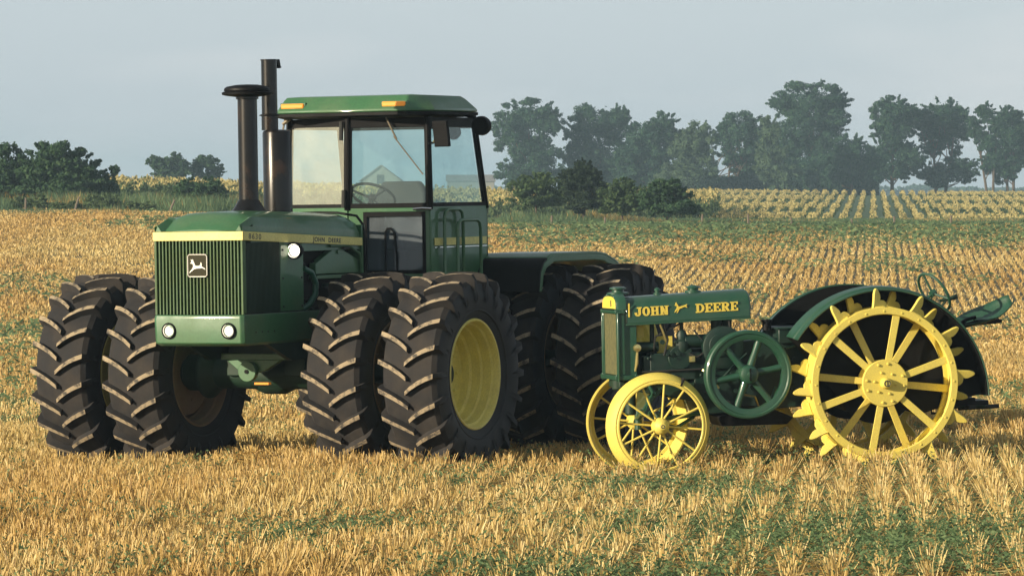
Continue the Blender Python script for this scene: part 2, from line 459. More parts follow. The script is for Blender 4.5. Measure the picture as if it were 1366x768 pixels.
# ------------------------------------------------------------------ stubble
VP = (1165 - 683) / 5840
rowdir = np.array([VP, 1.0]) / math.hypot(VP, 1); rowperp = np.array([rowdir[1], -rowdir[0]])
def stubble(d0, d1, step, per, w, h0, h1, spread, seed, name_n, thin=0):
    r = np.random.default_rng(seed)
    ymin, ymax = d0 - 40, d1 - 40
    hw = .150 * d1 + 2.5
    sp = .28
    nrow = int(2 * (hw + VP * d1 + 3) / sp); L = (d1 - d0) * 1.02
    npt = int(L / step)
    ri = np.repeat(np.arange(nrow), npt) - nrow // 2
    t = np.tile(np.arange(npt), nrow) * step + r.uniform(-.5, .5, nrow * npt) * step
    x = ri * sp / rowdir[1] + VP * t + r.normal(0, .012, len(t)) + VP * (ymin) ; y = ymin + t * rowdir[1]
    d = y + 40
    keep = (np.abs(x) < .150 * d + 2.5) & (y < ymax)
    x = x[keep]; y = y[keep]; d = d[keep]; ri = ri[keep]
    pxx = 683 + 5840 * x / d
    den = (.68 - .18 * sm(500, 900, pxx) * sm(44, 34, d)) + .75 * lat(x, y, .9, 2.2, seed + 5) - .25 * (lat(x, y, 6, 11, 8) > .62)
    keep = r.uniform(0, 1, len(x)) < den
    x = x[keep]; y = y[keep]; d = d[keep]
    n = len(x)
    cx_ = r.normal(0, .30, n); cy_ = r.normal(0, .25, n); ch_ = r.uniform(.5, 1.2, n)      # each tuft leans its own way
    x = np.repeat(x, per); y = np.repeat(y, per); d = np.repeat(d, per)
    N = len(x)
    clx = r.normal(0, .018 + spread * .03, N); cly = r.normal(0, spread * .40, N)
    bx = x + clx; by = y + cly
    patch = lat(bx, by, 1.5, 3.0, 21)
    h = r.uniform(h0, h1, N) * (.75 + .5 * patch) * np.repeat(ch_, per)
    lx = r.normal(0, .20, N) + clx * 7 + np.repeat(cx_, per) * .3; ly = r.normal(0, .22, N) + cly * 4 + np.repeat(cy_, per) * .5
    flop = r.uniform(0, 1, N) < .08
    lx = np.where(flop, r.normal(0, 1.6, N), lx); h = np.where(flop, h * .55, h)
    base = np.stack([bx, by, gz(bx, by) - .01], -1)
    top = base + np.stack([lx * h, ly * h, h], -1)
    ang = r.uniform(-.8, .8, N)
    ww = w * r.uniform(.7, 1.4, N) * .5
    off = np.stack([np.cos(ang) * ww, np.sin(ang) * ww, np.zeros(N)], -1)
    P = np.stack([base - off, base + off, top + off * .8, top - off * .8], 1)
    o = quads_object('wheat_stubble', P, M['straw'])
    tag(o, name_n, 'stubble', kind='stuff')
    return N
stubble(25.5, 48, .080, 25, .0064, .085, .20, .060, 1, 'near rows of cut golden wheat stubble round the tractors')
stubble(48, 88, .12, 14, .012, .08, .17, .08, 2, 'middle band of golden stubble rows behind the tractors')
stubble(88, 191, .22, 9, .026, .08, .16, .20, 3, 'far stubble rows fading into orange and pale bands')

def scatter_leaves(n, xf, mask, hfun, sizefun, mats, name, label, cat, seed, spikes=False, lean=.8):
    r = np.random.default_rng(seed)
    x, y = xf(r, n)
    k = r.uniform(0, 1, n) < mask(x, y)
    x = x[k]; y = y[k]; N = len(x)
    if N == 0: return
    z = gz(x, y); h = hfun(x, y, r, N); s = sizefun(x, y, r, N)
    th = r.uniform(0, 2 * PI, N)
    if spikes:
        base = np.stack([x, y, z - .01], -1)
        top = base + np.stack([r.normal(0, .3, N) * h, r.normal(0, .3, N) * h, h], -1)
        off = np.stack([np.cos(th * .3), np.sin(th * .3), np.zeros(N)], -1) * (s * .5)[:, None]
        P = np.stack([base - off, base + off, top], 1)
    else:
        c = np.stack([x, y, z + h * r.uniform(.05, 1, N)], -1)
        a = np.stack([np.cos(th), np.sin(th), r.uniform(-.2, lean, N)], -1)
        a /= np.linalg.norm(a, axis=1)[:, None]
        b = np.cross(a, r.normal(0, 1, (N, 3))); b /= np.linalg.norm(b, axis=1)[:, None]
        a = a * s[:, None]; b = b * (s * .32)[:, None]
        P = np.stack([c - a * .5, c + b * .5, c + a * .6, c - b * .5], 1)
    mi = None
    if isinstance(mats, list): mi = (r.uniform(0, 1, N) < .05 + .55 * sm(.52, .75, lat(x, y, 3, 7, seed + 60))).astype(int)
    o = quads_object(name, P, mats, midx=mi)
    tag(o, label, cat, kind='stuff')

# clumps of small green weeds between the stubble
def weeds():
    r = np.random.default_rng(5)
    nc = 26000
    d = r.uniform(25.5, 60, nc); x = r.uniform(-1, 1, nc) * (.135 * d + 1.5); y = d - 40
    px = 683 + 5840 * x / d; py = 255 + 5840 * CAMH / d
    m = sm(.36, .70, lat(x, y, .8, 1.3, 31)) * .75 + .10
    m *= .25 + 1.1 * sm(480, 900, px) * sm(46, 33, d) + .9 * sm(32.5, 30.3, d) * sm(100, 250, px) + .35 * sm(47, 55, d)
    k = r.uniform(0, 1, nc) < m
    x = x[k]; y = y[k]; n = len(x)
    q_ = (x - VP * (y + 40)) / .28; off_ = (np.floor(q_) + .5 + r.normal(0, .16, n)) * .28 + VP * (y + 40)
    x = np.where(r.uniform(0, 1, n) < .75, off_, x)
    per = 30
    sz = r.uniform(.05, .16, n)
    X = np.repeat(x, per) + r.normal(0, 1, n * per) * np.repeat(sz, per)
    Y = np.repeat(y, per) + r.normal(0, 1, n * per) * np.repeat(sz, per)
    H = np.repeat(sz * 1.25, per) * r.uniform(.2, 1.1, n * per)
    N = len(X); th = r.uniform(0, 2 * PI, N)
    c = np.stack([X, Y, gz(X, Y) + H], -1)
    a = np.stack([np.cos(th), np.sin(th), r.uniform(-.1, 1, N)], -1); a /= np.linalg.norm(a, axis=1)[:, None]
    b = np.cross(a, r.normal(0, 1, (N, 3))); b /= np.linalg.norm(b, axis=1)[:, None]
    s = r.uniform(.016, .042, N)[:, None]
    P = np.stack([c - a * s * .5, c + b * s * .25, c + a * s * .6, c - b * s * .25], 1)
    o = quads_object('weeds', P, M['weed'])
    tag(o, 'low green weeds growing between the rows of stubble', 'weeds', kind='stuff')
weeds()

def farweeds():
    def xf(r, n):
        d = 52 + (190 - 52) * r.uniform(0, 1, n) ** .8; return r.uniform(-1, 1, n) * (.14 * d + 1.5), d - 40
    def mask(x, y):
        d = y + 40; s = x / d * 8.55
        a = sm(.52, .68, lat(x, y, 3.5, 9, 41)) * sm(.40, .62, lat(x, y, 1, 2, 42))
        left = sm(-.70, -.92, s) * sm(50, 56, d) * sm(125, 100, d) * sm(.2, .5, lat(x, y, 1.2, 3, 43)) * 1.6
        far = sm(158, 184, d) * sm(-.1, .15, s) * 1.0
        return np.clip(a * .6 + left + far, 0, 1)
    scatter_leaves(130000, xf, mask, lambda x, y, r, N: np.full(N, .18) * (.6 + (y + 40) / 200), lambda x, y, r, N: r.uniform(.6, 1.3, N) * (.05 + (y + 40) * .0011),
                   M['weed'], 'field_weeds', 'scattered green weed patches across the far stubble', 'weeds', 6)
farweeds()

# pale straw litter lying on the soil
def litter():
    r = np.random.default_rng(9); N = 110000
    d = 25.5 + 34 * r.uniform(0, 1, N); x = r.uniform(-1, 1, N) * (.135 * d + 1.5); y = d - 40
    th = r.uniform(0, PI, N); L = r.uniform(.04, .14, N)
    a = np.stack([np.cos(th) * L, np.sin(th) * L, r.normal(0, .12, N) * L], -1)
    c = np.stack([x, y, gz(x, y) + r.uniform(.01, .07, N)], -1)
    b = np.stack([-np.sin(th), np.cos(th), np.full(N, .8)], -1) * .0035
    P = np.stack([c - a - b, c + a - b, c + a + b, c - a + b], 1)
    tag(quads_object('straw_litter', P, M['straw']), 'loose broken straw lying between the stubble rows', 'straw', kind='stuff')
litter()

def straw_heaps():
    r = np.random.default_rng(19); P = []
    for (hx, hy, rad, hh, n) in ((-2.35, -.1, .45, .16, 1500), (-2.05, .5, .5, .13, 1100), (-1.0, -.9, .5, .07, 500), (-4.1, .9, .4, .08, 500), (.35, -.2, .35, .08, 400), (2.1, -1.6, .35, .07, 300)):
        x = hx + r.normal(0, rad * .5, n); y = hy + r.normal(0, rad * .5, n)
        e = np.exp(-((x - hx) ** 2 + (y - hy) ** 2) / (rad * rad * .5))
        c = np.stack([x, y, gz(x, y) + r.uniform(.02, 1, n) * (e * hh + .03)], -1)
        a = r.normal(0, 1, (n, 3)) * np.array([1, 1, .7]); a /= np.linalg.norm(a, axis=1)[:, None]; a = a * r.uniform(.04, .13, n)[:, None]
        b = np.cross(a, r.normal(0, 1, (n, 3))); b = b / np.linalg.norm(b, axis=1)[:, None] * .004
        P.append(np.stack([c - a - b, c + a - b, c + a + b, c - a + b], 1))
    tag(quads_object('straw_heaps', np.concatenate(P), M['straw']), 'small heaps of loose straw pushed up round the tyres', 'straw', kind='stuff')
straw_heaps()

# ------------------------------------------------------------------ grass strip, weeds bank, crops
def grass_strip():
    def xf(r, n):
        d = r.uniform(174, 238, n); return r.uniform(-1.15, 1.15, n) * .117 * d * 1.1, d - 40
    def hf(x, y, r, N):
        s = x / (y + 40) * 8.55
        pt = sm(.35, .75, lat(x, y, 1.8, 6, 51))
        tall = sm(-.25, -.5, s) * .75 * sm(192, 200, y + 40) + .75 * sm(-.05, .03, s) * sm(.34, .0, s) * sm(200, 215, y + 40)
        return r.uniform(.05, .20, N) + tall * r.uniform(.2, 1.0, N) * (.15 + 1.1 * pt)
    scatter_leaves(280000, xf, lambda x, y: np.where(y + 40 > 188, 1.0, sm(-.1, .1, x / (y + 40) * 8.55) * sm(174, 186, y + 40) * (.35 + .65 * lat(x, y, 3, 5, 71))), hf, lambda x, y, r, N: r.uniform(.05, .12, N),
                   [M['grass_green'], M['straw']], 'pasture_grass', 'strip of green grass and tall weeds along the field edge', 'grass', 12, spikes=True)
grass_strip()

def crop(dn, df, sl, sr, hgt, gap_along, spacing, name, label, seed, per=5, wid=.30):
    r = np.random.default_rng(seed)
    hw = .117 * df * 1.1 + VP * df
    nrow = int(2 * hw / spacing); npt = int((df - dn) / gap_along)
    ri = np.repeat(np.arange(nrow), npt) - nrow // 2
    t = np.tile(np.arange(npt), nrow) * gap_along + r.uniform(0, gap_along, nrow * npt)
    y = dn - 40 + t; x = ri * spacing + VP * (y + 40)
    s = x / (y + 40) * 8.55
    k = (s > sl) & (s < sr); x = x[k]; y = y[k]
    x = np.repeat(x, per); y = np.repeat(y, per); N = len(x)
    lvl = np.tile(np.arange(per), N // per) / (per - 1)
    z = gz(x, y) + .16 * np.sin(y * .11 + x * .03) * (hgt < 1) + hgt * (.12 + .82 * lvl) * (.8 + .35 * lat(x, y, 1.5, 2.5, seed)) + r.normal(0, .045, N)
    x = x + r.normal(0, (.085 if hgt < 1 else .12), N) * (1.3 - .6 * lvl); y = y + r.uniform(-.5, .5, N) * gap_along
    th = r.uniform(0, PI, N); s_ = wid * r.uniform(.7, 1.3, N)
    c = np.stack([x, y, z], -1)
    a = np.stack([np.cos(th) * .8, np.sin(th) * .8, r.uniform(-.4, .4, N)], -1) * s_[:, None]
    b = np.stack([r.normal(0, .25, N), r.normal(0, .25, N), np.ones(N)], -1) * (s_ * .8)[:, None]
    P = np.stack([c - a * .5 - b * .4, c + a * .5 - b * .5, c + a * .35 + b * .5, c - a * .3 + b * .6], 1)
    gold = (lvl > (.42 if hgt < 1 else .86)) & (r.uniform(0, 1, N) < .9)
    o = quads_object(name, P, [M['corn_green'], M['corn_gold']], midx=gold.astype(int))
    tag(o, label, 'crop', kind='stuff')
crop(240, 478, .22, 1.25, .58, .21, 1.0, 'golden_crop', 'rows of golden topped crop on the rise at right', 14, per=6, wid=.135)
crop(262, 320, -1.2, .40, 2.0, .34, .85, 'golden_corn', 'tall tasselled corn behind the left hedge and the cab', 15, per=20, wid=.15)

# ------------------------------------------------------------------ trees and bushes
def leaf_cloud(blobs, n, size, r, sub=9, flat=1.0):
    """blobs: (cx,cy,cz,rx,ry,rz); returns quads"""
    B = []; W = []
    for (cx, cy, cz, rx, ry, rz) in blobs:
        B.append((cx, cy, cz, rx * .70, ry * .70, rz * .70)); W.append(rx * rz * 1.15)
        for k in range(sub * 2):
            u = r.normal(0, 1, 3); u /= np.linalg.norm(u)
            q = r.uniform(.13, .34); e = r.uniform(.68, 1.02)
            B.append((cx + u[0] * rx * e, cy + u[1] * ry * e, cz + u[2] * rz * e, rx * q, ry * q, rz * q * .85)); W.append(rx * rz * q * q * 1.9)
        for k in range(int(sub * 2.2)):          # sprigs reaching out of the outline
            u = r.normal(0, 1, 3); u[2] = abs(u[2]) * .9 - .2; u /= np.linalg.norm(u)
            for e in (.92, 1.0, 1.08, 1.15):
                q = .085 - .03 * (e - .95) / .25
                B.append((cx + u[0] * rx * e, cy + u[1] * ry * e, cz + u[2] * rz * e, rx * q, ry * q, rz * q * 1.3)); W.append(rx * rz * q * q * 1.6)
    B = np.array(B); W = np.array(W); W /= W.sum()
    i = r.choice(len(B), n, p=W); b = B[i]
    u = r.normal(0, 1, (n, 3)); u /= np.linalg.norm(u, axis=1)[:, None]
    rad = r.uniform(.10, 1.0, n) ** .5 * np.where(r.uniform(0, 1, n) < .12, r.uniform(1, 1.35, n), 1)
    c = b[:, :3] + u * b[:, 3:] * rad[:, None]
    # leaf sprays facing roughly outward with scatter
    nrm = u + r.normal(0, .55, (n, 3)) + np.array([0, 0, .25]); nrm /= np.linalg.norm(nrm, axis=1)[:, None]
    a = np.cross(nrm, r.normal(0, 1, (n, 3))); a /= np.linalg.norm(a, axis=1)[:, None]
    d = np.cross(nrm, a)
    s = size * r.uniform(.55, 1.35, n)
    a = a * s[:, None]; d = d * (s * r.uniform(.4, .8, n))[:, None]
    return np.stack([c - a * .5, c - d * .5 + a * .1, c + a * .55, c + d * .5 - a * .05], 1)

def tree(name, label, group, cat, px, base_py, blobs, d, n, size, mat, trunk_r, trunks=None, seed=0, depth=.9, sub=9):
    """blobs in frame pixels (x, y, rx, ry) at distance d: turned into metres with real depth"""
    r = np.random.default_rng(1000 + seed)
    sc = d / 5840
    g = at(px, base_py, d); gx, gy = g.x, g.y
    z0 = float(gz(gx, gy))
    root = empty(name, None, (gx, gy, z0))
    bl = []
    for (x, y, rx, ry) in blobs:
        if d > 500: rx *= 1.16; ry *= 1.10
        p = at(x, y, d)
        yy = r.uniform(-1, 1) * max(rx, ry) * sc * .45
        bl.append((p.x - gx, yy, p.z - z0, rx * sc, rx * sc * depth, ry * sc))
    P = leaf_cloud(bl, int(n * (4.2 if d > 500 else 2.0)), size * (.76 if d > 500 else .95), r, sub)
    quads_object('crown', P, mat, root)
    if trunk_r:
        tb = MB()
        top = max(bl, key=lambda b: b[2])
        for (tx, lean) in (trunks or [(0, 0)]):
            hgt = top[2] * .8
            pts = [(tx, 0, -.3), (tx + lean * .3, .05, hgt * .3), (tx + lean * .7, -.05, hgt * .65), (tx + lean, 0, hgt)]
            tb.tube(pts, [trunk_r * 1.25, trunk_r, trunk_r * .7, trunk_r * .25], 8)
            for b in bl:
                st = min(max(b[2] * .55, .5), hgt * .8); f = st / hgt
                p0 = Vector((tx + lean * f, 0, st))
                p1 = Vector((b[0], b[1], b[2]))
                mid = p0.lerp(p1, .55) + Vector((0, 0, -.12 * (p1 - p0).length))
                tb.tube([p0, mid, p1], [trunk_r * .5, trunk_r * .3, trunk_r * .1], 6)
        tb.build('trunk', M['bark'], root, recalc=False)
    tag(root, label, cat, group)
    return root

TG = 'trees standing in the row beyond the crop'
D = 560
tree('broadleaf_tree', 'lone round tree beside the cab, first of the tree row', TG, 'tree', 706, 250,
     [(705, 160, 36, 26), (680, 172, 20, 18), (732, 165, 18, 20), (700, 200, 30, 26), (722, 218, 26, 24), (685, 228, 20, 16), (708, 240, 30, 16)], D, 9000, .42, M['leaf_tree'], .25, seed=1)
tree('broadleaf_tree', 'broad domed tree right of the lone round tree', TG, 'tree', 800, 252,
     [(800, 165, 32, 24), (776, 178, 20, 24), (822, 172, 22, 26), (795, 205, 36, 30), (768, 215, 16, 22), (810, 235, 40, 22), (775, 240, 26, 16)], D + 6, 10000, .42, M['leaf_tree'], .25, seed=2)
tree('broadleaf_tree', 'middle height tree with knobbly crown fourth gap left of tallest tree', TG, 'tree', 868, 252,
     [(885, 168, 18, 16), (860, 182, 24, 20), (898, 190, 16, 20), (870, 212, 34, 26), (880, 238, 40, 18), (845, 228, 24, 24), (845, 205, 22, 18)], D - 8, 9000, .42, M['leaf_tree'], .22, seed=3)
tree('broadleaf_tree', 'lower paler tree just left of the see-through gap', TG, 'tree', 926, 252,
     [(930, 185, 22, 20), (912, 200, 18, 22), (938, 205, 18, 24), (922, 230, 32, 26), (905, 236, 24, 18)], D - 18, 7000, .40, M['leaf_pale'], .2, seed=4)
tree('broadleaf_tree', 'tree with bare forked trunks showing through the gap', TG, 'tree', 968, 252,
     [(990, 172, 26, 20), (970, 185, 16, 18), (1004, 195, 18, 24), (975, 208, 14, 12), (1002, 228, 24, 26), (1010, 205, 18, 20)], D + 4, 6500, .42, M['leaf_tree'], .16, [(-.6, -1.2), (0, .8), (.5, 2.0)], seed=5)
tree('broadleaf_tree', 'pale narrow willowy tree against the tallest tree', TG, 'tree', 1034, 252,
     [(1026, 176, 13, 18), (1030, 205, 18, 20), (1036, 232, 26, 22)], D - 20, 6000, .38, M['leaf_pale'], .15, seed=6)
tree('tall_poplar_tree', 'tallest tree of the row with wide high crown', TG, 'tree', 1080, 252,
     [(1078, 135, 38, 22), (1050, 142, 22, 16), (1108, 142, 24, 20), (1085, 165, 38, 24), (1112, 172, 16, 16), (1065, 190, 26, 26), (1095, 200, 22, 24), (1072, 228, 42, 28), (1050, 215, 24, 30)], D, 13000, .42, M['leaf_tree'], .3, seed=7)
tree('broadleaf_tree', 'low dark domed tree right of the tallest tree', TG, 'tree', 1136, 252,
     [(1132, 200, 22, 18), (1150, 215, 18, 20), (1120, 222, 20, 22), (1140, 238, 36, 18), (1112, 236, 28, 20), (1165, 230, 18, 20)], D - 12, 7500, .40, M['leaf_tree'], .2, seed=8)
tree('broadleaf_tree', 'upright tree with sunlit orange trunk right of low domed tree', TG, 'tree', 1190, 253,
     [(1192, 150, 24, 18), (1178, 165, 14, 18), (1208, 158, 16, 18), (1190, 182, 24, 18), (1178, 205, 18, 18), (1206, 205, 16, 16), (1172, 225, 14, 14), (1202, 228, 18, 14), (1222, 214, 12, 12)], D - 4, 8000, .40, M['leaf_tree'], .22, seed=9)
tree('broadleaf_tree', 'leaning tree with large top and thin lower crown', TG, 'tree', 1250, 253,
     [(1255, 155, 26, 20), (1272, 162, 20, 20), (1240, 170, 18, 18), (1262, 185, 26, 20), (1240, 200, 16, 10), (1278, 222, 22, 12), (1256, 235, 22, 14), (1240, 232, 18, 14), (1225, 165, 14, 14), (1290, 232, 14, 12)], D, 8500, .40, M['leaf_tree'], .2, [(0, -.6), (.8, 1.4)], seed=10)
tree('broadleaf_tree', 'thin open tree with forked bare stems near right edge', TG, 'tree', 1322, 254,
     [(1314, 152, 12, 13), (1303, 178, 12, 12), (1318, 188, 14, 14), (1330, 172, 10, 10), (1296, 165, 8, 8), (1322, 215, 14, 14)], D - 6, 3600, .38, M['leaf_tree'], .16, [(-.3, -1.4), (.2, .3)], seed=11)
tree('broadleaf_tree', 'rightmost tree of the row cut by the frame', TG, 'tree', 1352, 254,
     [(1340, 158, 16, 14), (1358, 168, 16, 16), (1345, 190, 18, 18), (1362, 205, 16, 20), (1346, 225, 18, 14), (1372, 180, 16, 20), (1335, 225, 16, 18), (1330, 205, 12, 14)], D + 2, 6500, .40, M['leaf_tree'], .18, [(0, 0), (-.7, -.4)], seed=12)
tree('hazy_tree', 'left of the two small trees above the corn', 'pair of small trees beyond the corn', 'tree', 226, 245,
     [(226, 218, 22, 13), (208, 218, 12, 10), (244, 224, 12, 9), (228, 233, 26, 8)], 430, 4200, .30, M['leaf_bush'], .12, seed=13)
tree('hazy_tree', 'right of the two small trees above the corn', 'pair of small trees beyond the corn', 'tree', 277, 245,
     [(276, 218, 16, 10), (264, 226, 10, 9), (288, 228, 12, 9), (278, 236, 18, 6)], 432, 2800, .30, M['leaf_bush'], .1, seed=14)
BG = 'bushes along the fence line'
tree('hedge_bush', 'tall dark bush at the left edge of the photo', BG, 'bush', 12, 278,
     [(8, 225, 26, 34), (25, 240, 22, 30), (-10, 245, 25, 34), (10, 262, 36, 20)], 214, 9000, .17, M['leaf_bush'], .07, seed=15)
tree('hedge_bush', 'biggest bush of the left hedge with rounded dark crown', BG, 'bush', 85, 280,
     [(70, 215, 34, 26), (52, 232, 26, 30), (100, 228, 34, 26), (118, 240, 24, 24), (85, 252, 56, 28), (140, 248, 16, 14), (152, 228, 7, 7), (136, 262, 24, 18)], 212, 19000, .17, M['leaf_bush'], .08, seed=16)
tree('hedge_bush', 'small round bush in front of the corn left of the stacks', BG, 'bush', 268, 282,
     [(265, 252, 28, 15), (248, 260, 18, 15), (284, 260, 20, 15), (266, 268, 34, 14)], 206, 5500, .15, M['leaf_bush'], .05, seed=17)
tree('olive_bush', 'yellowish loose bush right of the cab', BG, 'bush', 715, 282,
     [(720, 245, 28, 14), (700, 252, 22, 14), (740, 258, 22, 14), (716, 268, 36, 14)], 216, 6000, .15, M['leaf_olive'], .05, seed=18)
tree('cedar_bush', 'dark conical cedar between two paler bushes', BG, 'bush', 779, 284,
     [(778, 226, 12, 14), (768, 240, 22, 16), (790, 242, 20, 16), (778, 258, 32, 18), (778, 272, 30, 12)], 210, 8500, .14, M['leaf_dark'], .07, seed=19)
tree('olive_bush', 'light green bush right of the dark cedar', BG, 'bush', 830, 288,
     [(830, 250, 18, 12), (818, 262, 20, 16), (845, 264, 20, 16), (830, 276, 32, 12)], 207, 6000, .14, M['leaf_olive'], .05, seed=20)
tree('hedge_bush', 'dark low bush at the right end of the bushes', BG, 'bush', 890, 289,
     [(888, 252, 22, 14), (870, 264, 20, 16), (905, 266, 22, 16), (890, 276, 36, 12), (925, 280, 12, 7)], 204, 8000, .14, M['leaf_bush'], .05, seed=21)

def far_wood():
    r = np.random.default_rng(77); n = 16000
    x = r.uniform(-260, 260, n); y = 1450 + r.uniform(-10, 10, n)
    top = 2.4 + 2.0 * lat(x, y, 22, 60, 5) + 1.2 * lat(x, y, 6, 60, 6)
    c = np.stack([x, y, r.uniform(0, 1, n) ** .7 * top], -1)
    a = r.normal(0, 1, (n, 3)); a /= np.linalg.norm(a, axis=1)[:, None]
    b = np.cross(a, r.normal(0, 1, (n, 3))); b /= np.linalg.norm(b, axis=1)[:, None]
    P = np.stack([c - a * .8, c - b * .6, c + a * .8, c + b * .6], 1)
    tag(quads_object('distant_woods', P, M['leaf_tree']), 'faint blue woods on the far horizon', 'woods', kind='stuff')
far_wood()
def undergrowth():
    r = np.random.default_rng(88); n = 42000
    px = r.uniform(752, 1172, n); dd = 566 + r.uniform(-4, 4, n); x = (px - 683) / 5840 * dd; y = dd - 40
    top = 2.2 + 2.6 * lat(x, y, 2.6, 60, 15) * (.5 + .5 * lat(x, y, 9, 60, 16)) * 1.6
    c = np.stack([x, y, 1.0 + r.uniform(0, 1, n) ** .6 * top], -1)
    a = r.normal(0, 1, (n, 3)); a /= np.linalg.norm(a, axis=1)[:, None]
    b = np.cross(a, r.normal(0, 1, (n, 3))); b /= np.linalg.norm(b, axis=1)[:, None]
    P = np.stack([c - a * .2, c - b * .13, c + a * .2, c + b * .13], 1)
    tag(quads_object('undergrowth', P, M['leaf_tree']), 'dense undergrowth filling in below the row of trees', 'undergrowth', kind='stuff')
undergrowth()
for i_, (x_, y_, w_, h__, lab) in enumerate(((40, 272, 26, 12, 'pale weedy scrub below the leftmost bush'), (135, 270, 24, 12, 'pale leafy scrub below the right end of the biggest left bush'),
        (185, 276, 22, 8, 'low scrub patch between the big left bush and the small round bush'), (90, 277, 24, 9, 'low scrub around the leaning post'))):
    tree('low_scrub', lab, 'low scrub under the left hedge', 'scrub', x_, y_ + h__, [(x_ - w_ * .5, y_, w_ * .5, h__ * .8), (x_ + w_ * .4, y_ + 1, w_ * .6, h__), (x_, y_ + 3, w_, h__ * .7)], 200 - i_, 2600, .12, M['leaf_scrub'], 0, seed=40 + i_)

# fence posts
def post(px, py, hpx, d, lean, label):
    g = at(px, py, d); z = float(gz(g.x, g.y)); h = hpx * d / 5840
    b = MB().tube([(0, 0, -.3), (lean * h * .5, 0, h * .5), (lean * h, .02, h)], [.055, .05, .042], 7)
    o = b.build('fence_post', M['wood_post'], None, recalc=False); o.location = (g.x, g.y, z)
    tag(o, label, 'post', 'old wooden posts of the field fence')
post(34, 284, 20, 193, .02, 'fence post below the leftmost bush')
post(98, 284, 22, 192, .35, 'leaning fence post below the biggest left bush')
post(224, 287, 20, 191, .45, 'leaning fence post just left of the big hood')
post(736, 304, 16, 190, .0, 'short fence post below the yellowish bush')
post(806, 302, 14, 190, .1, 'fence post below the dark cedar')
post(936, 305, 18, 190, .06, 'pale fence post right of the last bush')
post(998, 304, 18, 190, .0, 'fence post in front of the crop left of tallest tree')
post(1057, 303, 14, 190, -.15, 'fence post straight below the tallest tree')
post(1136, 302, 12, 190, .0, 'fence post below the low domed tree')
post(1193, 304, 15, 190, .0, 'pale fence post below the tree with orange trunk')
post(1268, 303, 16, 190, .05, 'rightmost fence post below the leaning tree')

def barn(x, d, w, L, hw, hr, rot, label, gable_front):
    g = at(x, 255, d); z = float(gz(g.x, g.y))
    root = empty('barn', None, (g.x, g.y, z)); root.rotation_euler = (0, 0, rot)
    b = MB().prism([(-w / 2, -.5), (w / 2, -.5), (w / 2, hw), (0, hr), (-w / 2, hw)], 'XZ', -L / 2, L / 2)
    b.build('wall', M['barn_wall'], root, angle=20)
    rf = MB()
    for s in (-1, 1):
        n = Vector((s * (hr - hw), 0, w / 2)).normalized() * .18
        p = [(0, hr), (s * w * .54, hw - (hr - hw) * .08)]
        q = [(p[1][0] + n.x, p[1][1] + n.z), (p[0][0], p[0][1] + .25)]
        rf.prism([p[0], p[1], q[0], q[1]] if s > 0 else [q[1], q[0], p[1], p[0]], 'XZ', -L / 2 - .3, L / 2 + .3)
    rf.build('roof', M['barn_roof'], root, angle=20)
    MB().box(-.7, .7, -L / 2 - .06, -L / 2 - .01, hw * .8, hw * 1.25).build('loft_door', M['plate_black'], root)
    tag(root, label, 'barn', None)
barn(509, 850, 7.6, 12, 4.6, 7.4, R(0), 'small gabled barn seen through the cab door glass', True)
barn(628, 900, 7, 9.6, 4.6, 5.7, R(90), 'long low barn just right of the cab on the horizon', False)

# air
def haze():
    b = MB().box(-3500, 3500, -60, 3000, -1.6, 24)
    o = b.build('haze', [], None, recalc=True)
    m = bpy.data.materials.new('haze'); m.use_nodes = True; nt = m.node_tree; nt.nodes.clear()
    out = nt.nodes.new('ShaderNodeOutputMaterial'); v = nt.nodes.new('ShaderNodeVolumePrincipled')
    v.inputs['Color'].default_value = (.56, .80, 1.0, 1); v.inputs['Density'].default_value = .00040; v.inputs['Anisotropy'].default_value = .0
    nt.links.new(v.outputs[0], out.inputs['Volume'])
    o.data.materials.append(m)
    tag(o, 'pale blue evening haze over the whole field', 'haze', kind='stuff')
haze()

# ------------------------------------------------------------------ lettering and emblem helpers
def text_part(name, txt, size, T, mat, parent, depth=.003, spacing=1.0, sx=1.0, offset=0.0, align='LEFT'):
    cu = bpy.data.curves.new(name, 'FONT'); cu.body = txt; cu.size = size; cu.extrude = depth
    cu.space_character = spacing; cu.offset = offset; cu.resolution_u = 4; cu.align_x = align
    ob = bpy.data.objects.new('tmp', cu); col.objects.link(ob)
    dg = bpy.context.evaluated_depsgraph_get(); dg.update()
    me = bpy.data.meshes.new_from_object(ob.evaluated_get(dg)); me.name = name
    bpy.data.objects.remove(ob)
    me.materials.clear(); me.materials.append(mat)
    me.transform(T @ Matrix.Diagonal((sx, 1, 1, 1)))
    o = bpy.data.objects.new(name, me); col.objects.link(o); o.parent = parent
    return o

def frame3(o, ux, uy, uz):
    m = Matrix((ux, uy, uz)).transposed().to_4x4(); m.translation = Vector(o); return m

